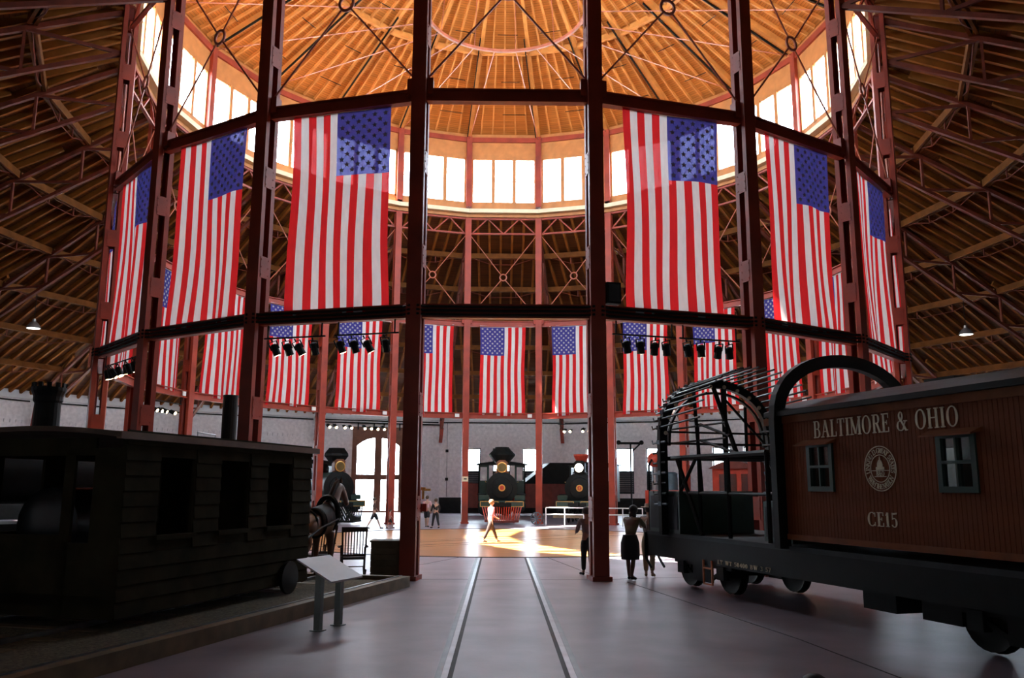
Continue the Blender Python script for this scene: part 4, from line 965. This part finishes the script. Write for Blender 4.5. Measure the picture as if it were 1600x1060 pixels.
# ================================================================== exhibits on the floor
# low gravel bed with timber edging around the boarded car
bed = on_track('display_bed', 'low timber-edged gravel bed under the boarded car', 'display bed', -1, 16.0)
MB().box(.55, 14, -2.55, 2.55, 0, .14).build('gravel', M_GRAVEL, bed)
for y in (-2.72, 2.55): MB().box(.4, 14, y, y + .17, 0, .22).build('edge_timber', M_TIMBER, bed)
MB().box(.4, .57, -2.55, 2.55, 0, .22).build('edge_timber', M_TIMBER, bed)
MB().box(.4, 14, 2.50, 2.545, .22, .235).build('steel_edge', M_RAIL, bed)
for y in (-.72, .72): MB().box(.6, 13.9, y - .035, y + .035, .14, .2).build('rail', M_RAIL, bed)
for i in range(18): MB().box(.8 + i * .75, 1.0 + i * .75, -1.2, 1.2, .14, .15).build('tie', M_TIMBER, bed)
for o_ in (lc_,): o_.location.z = 0.0
# info sign on two posts
sg = thing('information_sign', 'slanted pale information panel on two grey posts beside the gravel bed', 'sign', (-2.67, -21.84, 0), math.atan2(.93, .35))
# local x along the panel, local y towards the left/back
pn = MB(); pn.hexa([(-.45, -.3, .70), (.45, -.3, .70), (.45, .3, 1.0), (-.45, .3, 1.0), (-.45, -.3, .725), (.45, -.3, .725), (.45, .3, 1.025), (-.45, .3, 1.025)]); P_ = pn.build('panel', M_SIGN, sg)
def on_panel(x0, x1, y0, y1, m_, nm):
    z = lambda y: .8625 + .5 * y + .002
    MB().hexa([(x0, y0, z(y0)), (x1, y0, z(y0)), (x1, y1, z(y1)), (x0, y1, z(y1)), (x0, y0, z(y0) + .002), (x1, y0, z(y0) + .002), (x1, y1, z(y1) + .002), (x0, y1, z(y1) + .002)]).build(nm, m_, P_)
on_panel(-.38, -.12, -.05, .18, M_SIGNI, 'picture'); on_panel(.18, .38, .05, .2, M_SIGNI, 'picture')
for x_ in (-.28, .28): MB().box(x_ - .045, x_ + .045, -.05, .05, 0, .84).build('post', M_POST, sg)
for x_ in (-.28, .28): MB().box(x_ - .08, x_ + .08, -.09, .09, 0, .015).build('foot_plate', M_POST, sg)
# wooden crate by the column
cr = thing('wooden_crate', 'dark wooden crate standing against the near left column', 'crate', (-2.74, -14.75, 0), .05)
MB().box(-.33, .33, -.3, .3, .02, .83).build('carcass', M_CRATE, cr)
for i in range(6): MB().box(-.345, .345, -.325, -.3, .02 + i * .137, .145 + i * .137).build('plank', M_CRATE, cr)
for x_ in (-.33, .26): MB().box(x_, x_ + .07, -.345, -.325, .02, .83).build('corner_batten', M_CRATE, cr)
MB().box(-.37, .37, -.35, .33, .83, .865).build('lid', M_CRATE, cr)
# rocking chair
ck = thing('rocking_chair', 'dark slatted rocking chair beside the crate', 'chair', (-3.58, -14.4, 0), math.radians(12))
# local: faces +y (away from the camera), back at -y side
for s in (-1, 1):
    n_ = 12; MB().tube([(s * .27, -.55 + 1.0 * i / n_, .03 + .16 * ((i / n_ - .5) * 2) ** 2) for i in range(n_ + 1)], .022, 6).build('rocker', M_CHAIR, ck)
    MB().tube([(s * .25, -.22, .06), (s * .26, -.24, .45), (s * .27, -.34, .8), (s * .28, -.42, 1.12)], .024, 6).build('back_post', M_CHAIR, ck)
    MB().tube([(s * .27, .25, .06), (s * .28, .25, .66)], .024, 6).build('front_leg', M_CHAIR, ck)
    MB().tube([(s * .28, -.32, .72), (s * .33, 0, .68), (s * .34, .3, .67)], .028, 6).build('arm', M_CHAIR, ck)
MB().box(-.28, .28, -.24, .29, .40, .46).build('seat', M_CHAIR, ck); MB().tube([(-.25, .25, .2), (.25, .25, .2)], .015, 6).build('stretcher', M_CHAIR, ck)
MB().bar((-.3, -.41, 1.1), (.3, -.41, 1.1), .035, .11).build('top_rail', M_CHAIR, ck); MB().bar((-.28, -.26, .5), (.28, -.26, .5), .03, .06).build('lower_rail', M_CHAIR, ck)
for i in range(7): x_ = -.2 + i * .0667; MB().tube([(x_, -.26, .5), (x_, -.33, .8), (x_, -.41, 1.08)], .014, 5).build('slat', M_CHAIR, ck)
ck2 = copy_tree(ck); ck2.location = (-4.55, -13.7, 0); ck2.rotation_euler = (0, 0, math.radians(35)); ck2['label'] = 'dark rocking chair half hidden behind the horse figure'
ck['group'] = ck2['group'] = 'rocking chairs'
# white railing in front of the right-hand locomotive
rl = thing('white_railing', 'low white pipe railing in front of the headlight locomotive', 'railing', (0, 0, 0))
pa, pb = Vector((2.45, 13.0, 0)), Vector((7.6, 11.5, 0))
for z_ in (.62, .98): MB().tube([pa + Vector((0, 0, z_)), pb + Vector((0, 0, z_))], .035, 6).build('rail', M_WHITE, rl)
for i in range(6): p = pa.lerp(pb, i / 5); MB().tube([p, p + Vector((0, 0, .98))], .035, 6).build('post', M_WHITE, rl)
# spoked wheel leaning by the far column
whl = thing('loose_wheel', 'small grey spoked wheel leaning at the far column', 'wheel', (1.95, 13.6, .36), .25)
link('rim', wheel_mesh(.36, .1, 8, mat('blue_grey_iron', (.10, .13, .15), .4)), whl)
# semaphore
sm = thing('semaphore_signal', 'black semaphore signal post in front of a bright far window', 'signal', (9.0, 24.4, 0), 0)
MB().tube([(0, 0, 0), (0, 0, 5.2)], .06, 8).build('mast', M_BLACK, sm)
MB().bar((-.9, -.1, 5.15), (.75, -.1, 5.15), .04, .16).build('arm', M_BLACK, sm); MB().bar((.7, -.1, 5.15), (.1, -.1, 4.6), .04, .1).build('strut', M_BLACK, sm)
for x_ in (-.85, .75): MB().lathe([(.16, -.14), (.16, -.06)], 12, (x_, 0, 5.2), 'y').build('lamp_disc', M_BLACK, sm)
MB().box(-.2, .2, -.2, .2, 0, .1).build('base', M_BLACK, sm)
# number sign on far column
cs = thing('column_notice', 'small cream notice fixed to a far column beside the middle locomotive', 'notice', pol(R - .245, -10.5 * ST, 2.55), -10.5 * ST + PI)
MB().box(-.17, .17, -.02, 0, -.14, .14).build('board', M_CREAM, cs)
MB().box(-.09, .09, -.026, -.02, -.03, .04).build('print', M_DGREY, cs)
# fire hydrant and call point on the near column's far side
fh = thing('brass_standpipe', 'small brass valve and red box on the near left column', 'valve', pol(R - .3, -.5 * ST, 1.6), -.5 * ST + PI)
MB().box(-.3, -.12, -.12, .0, -.08, .1).build('call_box', M_SCARLET, fh); MB().lathe([(.03, 0), (.03, .2), (.06, .22), (.06, .28)], 10, (-.2, -.06, .2)).build('valve_body', M_GOLD, fh); MB().bar((-.2, -.06, .42), (-.38, -.06, .42), .03, .05).build('valve_arm', M_GOLD, fh); MB().box(-.2, .2, .0, .06, -.1, .1).build('bracket', M_RED, fh)
# ================================================================== people and the horse
def skin(name, verts, edges, radii, m, parent, sub=2, smooth=True):
    me = bpy.data.meshes.new(name); me.from_pydata(verts, edges, []); me.materials.append(m)
    o = link(name, me, parent); md = o.modifiers.new('skin', 'SKIN'); md.use_smooth_shade = smooth; md.branch_smoothing = .4
    sv = me.skin_vertices[0].data
    for i, r_ in enumerate(radii): sv[i].radius = r_ if isinstance(r_, tuple) else (r_, r_); sv[i].use_root = (i == 0)
    if sub: s_ = o.modifiers.new('sub', 'SUBSURF'); s_.levels = sub; s_.render_levels = sub
    return o
class G:
    def __init__(s): s.v = []; s.e = []; s.r = []
    def add(s, p, r, par=None):
        s.v.append(tuple(p)); s.r.append(r)
        if par is not None: s.e.append((par, len(s.v) - 1))
        return len(s.v) - 1
    def chain(s, par, pts):
        for p, r in pts: par = s.add(p, r, par)
        return par
def lerp(a, b, t): return tuple(a[i] + (b[i] - a[i]) * t for i in range(3))
def person(label, loc, rz, H, J, cl, sk=(.45, .27, .2), hair=(.05, .035, .025), long_hair=False, skirt=False, sleeves='short', bare_legs=False, hat=None):
    # J: joint positions for a 1.7 m figure facing +y
    f = H / 1.7
    J = {k_: tuple(c * f for c in v_) for k_, v_ in J.items()}
    o = thing('person', label, 'person', loc, rz)
    ms = mat('skin_%.2f' % sk[0], sk, .55, var=.05)
    g = G(); pv = g.add(J['pelvis'], .11 * f)
    ch_ = g.chain(pv, [(lerp(J['pelvis'], J['chest'], .5), (.125 * f, .10 * f)), (J['chest'], (.15 * f, .11 * f))])
    nk = g.chain(ch_, [(J['neck'], .055 * f)])
    hd = J['head']
    hdv = g.chain(nk, [(lerp(J['neck'], hd, .5), .06 * f), (hd, (.085 * f, .1 * f)), ((hd[0], hd[1], hd[2] + .07 * f), (.075 * f, .085 * f))])
    for s in ('l', 'r'):
        sh, el, wr = J['sh_' + s], J['el_' + s], J['wr_' + s]
        e_ = g.chain(ch_, [(sh, .058 * f), (lerp(sh, el, .5), .048 * f), (el, .040 * f), (lerp(el, wr, .4), .038 * f), (wr, .026 * f)])
        d = (Vector(wr) - Vector(el)).normalized(); sd_ = d.cross(Vector((0, 1, 0.01))).normalized(); 
        pm_ = Vector(wr) + d * .05 * f; a = g.add(pm_, (.034 * f, .018 * f), e_)
        for i, ln in enumerate((.075, .085, .08, .062)):
            k0 = pm_ + d * .035 * f + sd_ * (i - 1.5) * .019 * f; fx = k0 + d * ln * .55 * f; ex = fx + d * ln * .4 * f + Vector((0, .02 * f, 0))
            g.chain(a, [(k0, .010 * f), (fx, .009 * f), (ex, .007 * f)])
        tb = Vector(wr) + d * .03 * f - sd_ * .03 * f; g.chain(a, [(tb + d * .02 * f, .011 * f), (tb + d * .055 * f - sd_ * .012 * f, .009 * f)])
        hp, kn, an, to = J['hip_' + s], J['kn_' + s], J['an_' + s], J['toe_' + s]
        g.chain(pv, [(hp, .09 * f), (lerp(hp, kn, .5), .075 * f), (kn, .055 * f), (lerp(kn, an, .35), .055 * f), (an, .036 * f), (lerp(an, to, .55), .034 * f), (to, .026 * f)])
    skin('body', g.v, g.e, g.r, ms, o)
    # face
    hv = Vector(hd)
    b_ = MB(); b_.sphere(hv + Vector((0, .1 * f, .0)), .018 * f, 8, 6, (.8, 1.2, 1.3)); b_.build('nose', ms, o, True)
    for s in (-1, 1):
        MB().sphere(hv + Vector((s * .034 * f, .088 * f, .03 * f)), .012 * f, 8, 6).build('eye', M_BLACK, o, True)
        MB().sphere(hv + Vector((s * .09 * f, 0, .01 * f)), .026 * f, 8, 6, (.4, .8, 1.2)).build('ear', ms, o, True)
    MB().sphere(hv + Vector((0, .088 * f, -.045 * f)), .024 * f, 8, 6, (1, .35, .3)).build('mouth', mat('lips', (.35, .12, .1), .5), o, True)
    mh = mat('hair_%.2f' % hair[0], hair, .6, var=.2, scale=20)
    b_ = MB(); b_.sphere(hv + Vector((0, -.018 * f, .055 * f)), .108 * f, 12, 9, (.95, 1.05, 1.0))
    if long_hair: b_.sphere(hv + Vector((0, -.06 * f, -.06 * f)), .1 * f, 12, 9, (.95, .6, 1.5))
    b_.build('hair', mh, o, True)
    if hat: MB().lathe([(.2 * f, .09 * f), (.2 * f, .1 * f), (.11 * f, .105 * f), (.1 * f, .18 * f)], 16, hd).build('hat', mat('straw_hat', hat, .8), o, True)
    # clothes
    mt = cl['top']; g = G(); pv = g.add(lerp(J['pelvis'], J['chest'], .12), (.145 * f, .125 * f))
    c1 = g.chain(pv, [(lerp(J['pelvis'], J['chest'], .5), (.15 * f, .12 * f)), (J['chest'], (.175 * f, .13 * f)), (lerp(J['chest'], J['neck'], .6), (.1 * f, .08 * f))])
    for s in ('l', 'r'):
        sh, el, wr = J['sh_' + s], J['el_' + s], J['wr_' + s]
        pts = [(sh, .075 * f), (lerp(sh, el, .5), .064 * f), (lerp(sh, el, .85), .058 * f)]
        if sleeves == 'long': pts += [(el, .054 * f), (lerp(el, wr, .5), .05 * f), (lerp(el, wr, .92), .042 * f)]
        g.chain(c1 - 1, pts)
    skin('shirt', g.v, g.e, g.r, mt, o)
    g = G(); pv = g.add(J['pelvis'], (.15 * f, .125 * f)); g.chain(pv, [(lerp(J['pelvis'], J['chest'], .22), (.14 * f, .118 * f))])
    for s in ('l', 'r'):
        hp, kn, an = J['hip_' + s], J['kn_' + s], J['an_' + s]
        pts = [(hp, .108 * f), (lerp(hp, kn, .5), .095 * f), (lerp(hp, kn, .92), .085 * f if bare_legs else .075 * f)]
        if not bare_legs: pts += [(lerp(kn, an, .3), .070 * f), (lerp(kn, an, .9), .058 * f)]
        g.chain(pv, pts)
    skin('skirt' if skirt else 'trousers', g.v, g.e, g.r, cl['bottom'], o)
    if skirt:
        kz = J['kn_l'][2]; px, py, pz = J['pelvis']
        MB().lathe([(.21 * f, kz + .02 * f), (.22 * f, kz + .12 * f), (.215 * f, pz - .1 * f), (.16 * f, pz + .08 * f)], 18, (px, py, 0)).build('skirt_hem', cl['bottom'], o, True)
    for s in ('l', 'r'):
        an, to = J['an_' + s], J['toe_' + s]
        g = G(); h_ = g.add((an[0], an[1] - .035 * f, max(.035 * f, an[2] - .045 * f)), .04 * f); g.chain(h_, [(lerp(an, to, .6), .042 * f), ((to[0], to[1] + .02 * f, to[2]), .032 * f)]); skin('shoe', g.v, g.e, g.r, cl.get('shoe', M_BLACK), o, 1)
    return o
def pose(stride=0.0, arms=((.0, .0), (.0, .0)), bend=0.0, headf=0.0, spread=.09):
    J = {}; hipz = .90 - abs(stride) * .06
    J['pelvis'] = (0, 0, hipz + .04)
    sb, cb = math.sin(bend), math.cos(bend)
    def upz(d, x=0): return (x, d * sb, hipz + .04 + d * cb)
    J['chest'] = upz(.36); J['neck'] = upz(.52); n_ = J['neck']; J['head'] = (0, n_[1] + .02 + headf * .1, n_[2] + .12 - headf * .03)
    for i, s in enumerate(('l', 'r')):
        sg = -1 if s == 'l' else 1
        st_ = stride * (1 if s == 'l' else -1)
        sh = upz(.45, sg * .185); J['sh_' + s] = sh
        sw, fl_ = arms[i]
        el = (sh[0] + sg * .05, sh[1] + .27 * math.sin(sw), sh[2] - .27 * math.cos(sw)); J['el_' + s] = el
        J['wr_' + s] = (el[0] - sg * .02 * (1 + 3 * fl_), el[1] + .24 * math.sin(sw + fl_), el[2] - .24 * math.cos(sw + fl_))
        J['hip_' + s] = (sg * spread, 0, hipz - .02)
        kn = (sg * spread, .44 * math.sin(st_ * .9) + .02, hipz - .02 - .43 * math.cos(st_ * .9)); an = (sg * spread, kn[1] + .42 * math.sin(st_ * .75 - (.15 if st_ < 0 else 0)), .075 + (.03 if st_ < 0 else 0))
        J['kn_' + s] = kn; J['an_' + s] = an; J['toe_' + s] = (sg * (spread + .03), an[1] + .15, .03)
    return J
pink = mat('pink_shirt', (.62, .20, .24), .7, var=.3, scale=14); blackc = mat('black_cloth', (.012, .012, .014), .8); dkb = mat('dark_trousers', (.06, .035, .03), .8)
khaki = mat('khaki_shirt', (.17, .13, .075), .8); grey = mat('grey_shirt', (.22, .17, .16), .8); coral = mat('coral_shirt', (.6, .2, .16), .7); pale = mat('pale_pink_shirt', (.65, .38, .42), .7); tan = mat('tan_cloth', (.3, .22, .13), .8)
person('person in pink checked shirt and dark trousers striding across the turntable', (-.47, -1.76, 0), math.radians(-60), 1.62, pose(.5, ((.35, .7), (-.3, .4)), .08), {'top': pink, 'bottom': dkb, 'shoe': M_PINKCAR}, hair=(.30, .17, .09), sleeves='long')
person('person in khaki top and black knee-length skirt bending towards the clearance car', (2.9, -15.05, 0), math.radians(-35), 1.70, pose(.12, ((.9, 1.1), (.8, 1.2)), .32, .4), {'top': khaki, 'bottom': blackc}, sk=(.16, .085, .055), hair=(.012, .01, .01), long_hair=True, skirt=True, bare_legs=True)
person('person in dark clothes and a pale hat beside the khaki top', (3.45, -14.35, 0), math.radians(-20), 1.68, pose(.1, ((.7, .9), (.6, 1.0)), .2, .3), {'top': grey, 'bottom': tan, 'shoe': M_TIMBER}, hair=(.03, .02, .02), hat=(.62, .45, .35))
person('person in a grey shirt and black trousers standing half behind the near column', (2.02, -14.0, 0), math.radians(20), 1.60, pose(.05, ((.3, 1.0), (.4, 1.0)), .06, .2), {'top': grey, 'bottom': blackc}, sk=(.36, .2, .14), sleeves='long')
person('person in a pink top and dark shorts seen from behind at the far left', (-3.95, 10.5, 0), math.radians(-10), 1.62, pose(.2, ((.1, .3), (-.1, .3))), {'top': pale, 'bottom': blackc}, bare_legs=True)
person('person in black with an orange bag walking at the far left', (-3.4, 9.3, 0), math.radians(35), 1.50, pose(.3, ((.2, .8), (-.2, .5))), {'top': blackc, 'bottom': blackc}, sleeves='long')
person('adult in dark clothes walking in front of the bright sliding door', (-6.45, 8.6, 0), math.radians(-80), 1.55, pose(.5, ((.3, .4), (-.3, .4))), {'top': dkb, 'bottom': blackc}, bare_legs=True)
person('small child in a coral shirt in front of the sliding door', (-5.72, 9.2, 0), math.radians(-80), .95, pose(.4, ((.3, .4), (-.3, .4))), {'top': coral, 'bottom': blackc}, bare_legs=True)
person('dark-haired person close to the camera, only the top of the head showing', (1.29, -31.15, 0), math.radians(10), 1.245, pose(0, ((.1, .3), (.1, .3))), {'top': blackc, 'bottom': blackc}, hair=(.012, .01, .01))
# horse figure in front of the boarded car
hs = on_track('horse_figure', 'brown horse figure in dark harness hitched to the boarded car', 'horse', -1, 17.45)
hs.rotation_euler[2] += PI; hs.location = Vector(hs.location) + Vector((.82, .1, .14))      # local x: heading to the turntable
mhs = mat('horse_coat', (.17, .075, .038), .45, var=.2, scale=3); mdk = mat('horse_mane', (.02, .015, .012), .7)
g = G(); b0 = g.add((-.55, 0, 1.22), (.30, .33)); 
b1_ = g.add((-.15, 0, 1.16), (.30, .33), b0); b2_ = g.add((.3, 0, 1.18), (.28, .34), b1_); b3_ = g.add((.6, 0, 1.28), (.22, .28), b2_)
nk = g.chain(b3_, [((.85, 0, 1.55), (.14, .2)), ((1.05, 0, 1.82), (.1, .15)), ((1.2, 0, 1.95), (.095, .12)), ((1.38, 0, 1.80), (.075, .1)), ((1.55, 0, 1.60), (.06, .075)), ((1.62, 0, 1.52), (.055, .065))])
for s in (-1, 1):
    g.chain(b3_, [((.52, s * .16, 1.0), .12), ((.52, s * .17, .72), .075), ((.53, s * .17, .48), .055), ((.52, s * .17, .22), .04), ((.54, s * .17, .1), .045), ((.58, s * .17, .04), .055)])
    g.chain(b0, [((-.62, s * .18, 1.0), .17), ((-.48, s * .19, .78), .11), ((-.72, s * .18, .52), .062), ((-.70, s * .18, .26), .042), ((-.68, s * .18, .1), .045), ((-.63, s * .18, .04), .055)])
    g.chain(5, [((1.15, s * .06, 2.04), .03), ((1.15, s * .07, 2.12), .015)]) if False else None
skin('body', g.v, g.e, g.r, mhs, hs)
MB().tube([(-.84, 0, 1.35), (-.98, 0, 1.15), (-1.0, 0, .8), (-.96, 0, .5)], [.04, .08, .09, .03], 8).build('tail', mdk, hs, True)
MB().tube([(.62, 0, 1.56), (.8, 0, 1.75), (.98, 0, 1.98), (1.15, 0, 2.08)], [.05, .07, .07, .05], 8).build('mane', mdk, hs, True)
for s in (-1, 1):
    MB().lathe([(.035, 0), (.03, .06), (.005, .14)], 8, (1.14, s * .06, 2.02)).build('ear', mhs, hs, True)
    MB().sphere((1.36, s * .085, 1.88), .02, 8, 6).build('eye', M_BLACK, hs, True)
bl = MB(); vs = []; fs = []; nb = 14
for i in range(4):
    for l in range(nb + 1):
        a = -.25 + (PI + .5) * l / nb; x_ = -.05 + i * .2; vs.append((x_, (.30 - .01 * i) * math.cos(a), 1.16 + .02 * i + (.325 + .01 * i) * math.sin(a)))
for i in range(3):
    for l in range(nb): q_ = i * (nb + 1) + l; fs.append((q_, q_ + 1, q_ + nb + 2, q_ + nb + 1))
bo = bl.add(vs, fs).build('saddle_cloth', mdk, hs, True); md_ = bo.modifiers.new('solid', 'SOLIDIFY'); md_.thickness = .02
hn = MB(); hn.tube([(.66, .25 * math.cos(a), 1.36 + .36 * math.sin(a)) for a in [2 * PI * i / 20 for i in range(20)]], .06, 6, closed=True); hn.build('collar', M_BLACK, hs, True)
for x_ in (.1, -.3):
    MB().tube([(x_, .285 * math.cos(a), 1.17 + .30 * math.sin(a)) for a in [2 * PI * i / 20 for i in range(20)]], .028, 6, closed=True).build('strap', M_BLACK, hs, True)
for s in (-1, 1): MB().tube([(.66, s * .28, 1.25), (-.2, s * .33, 1.1), (-1.1, s * .4, .85)], .022, 6).build('trace', M_BLACK, hs)
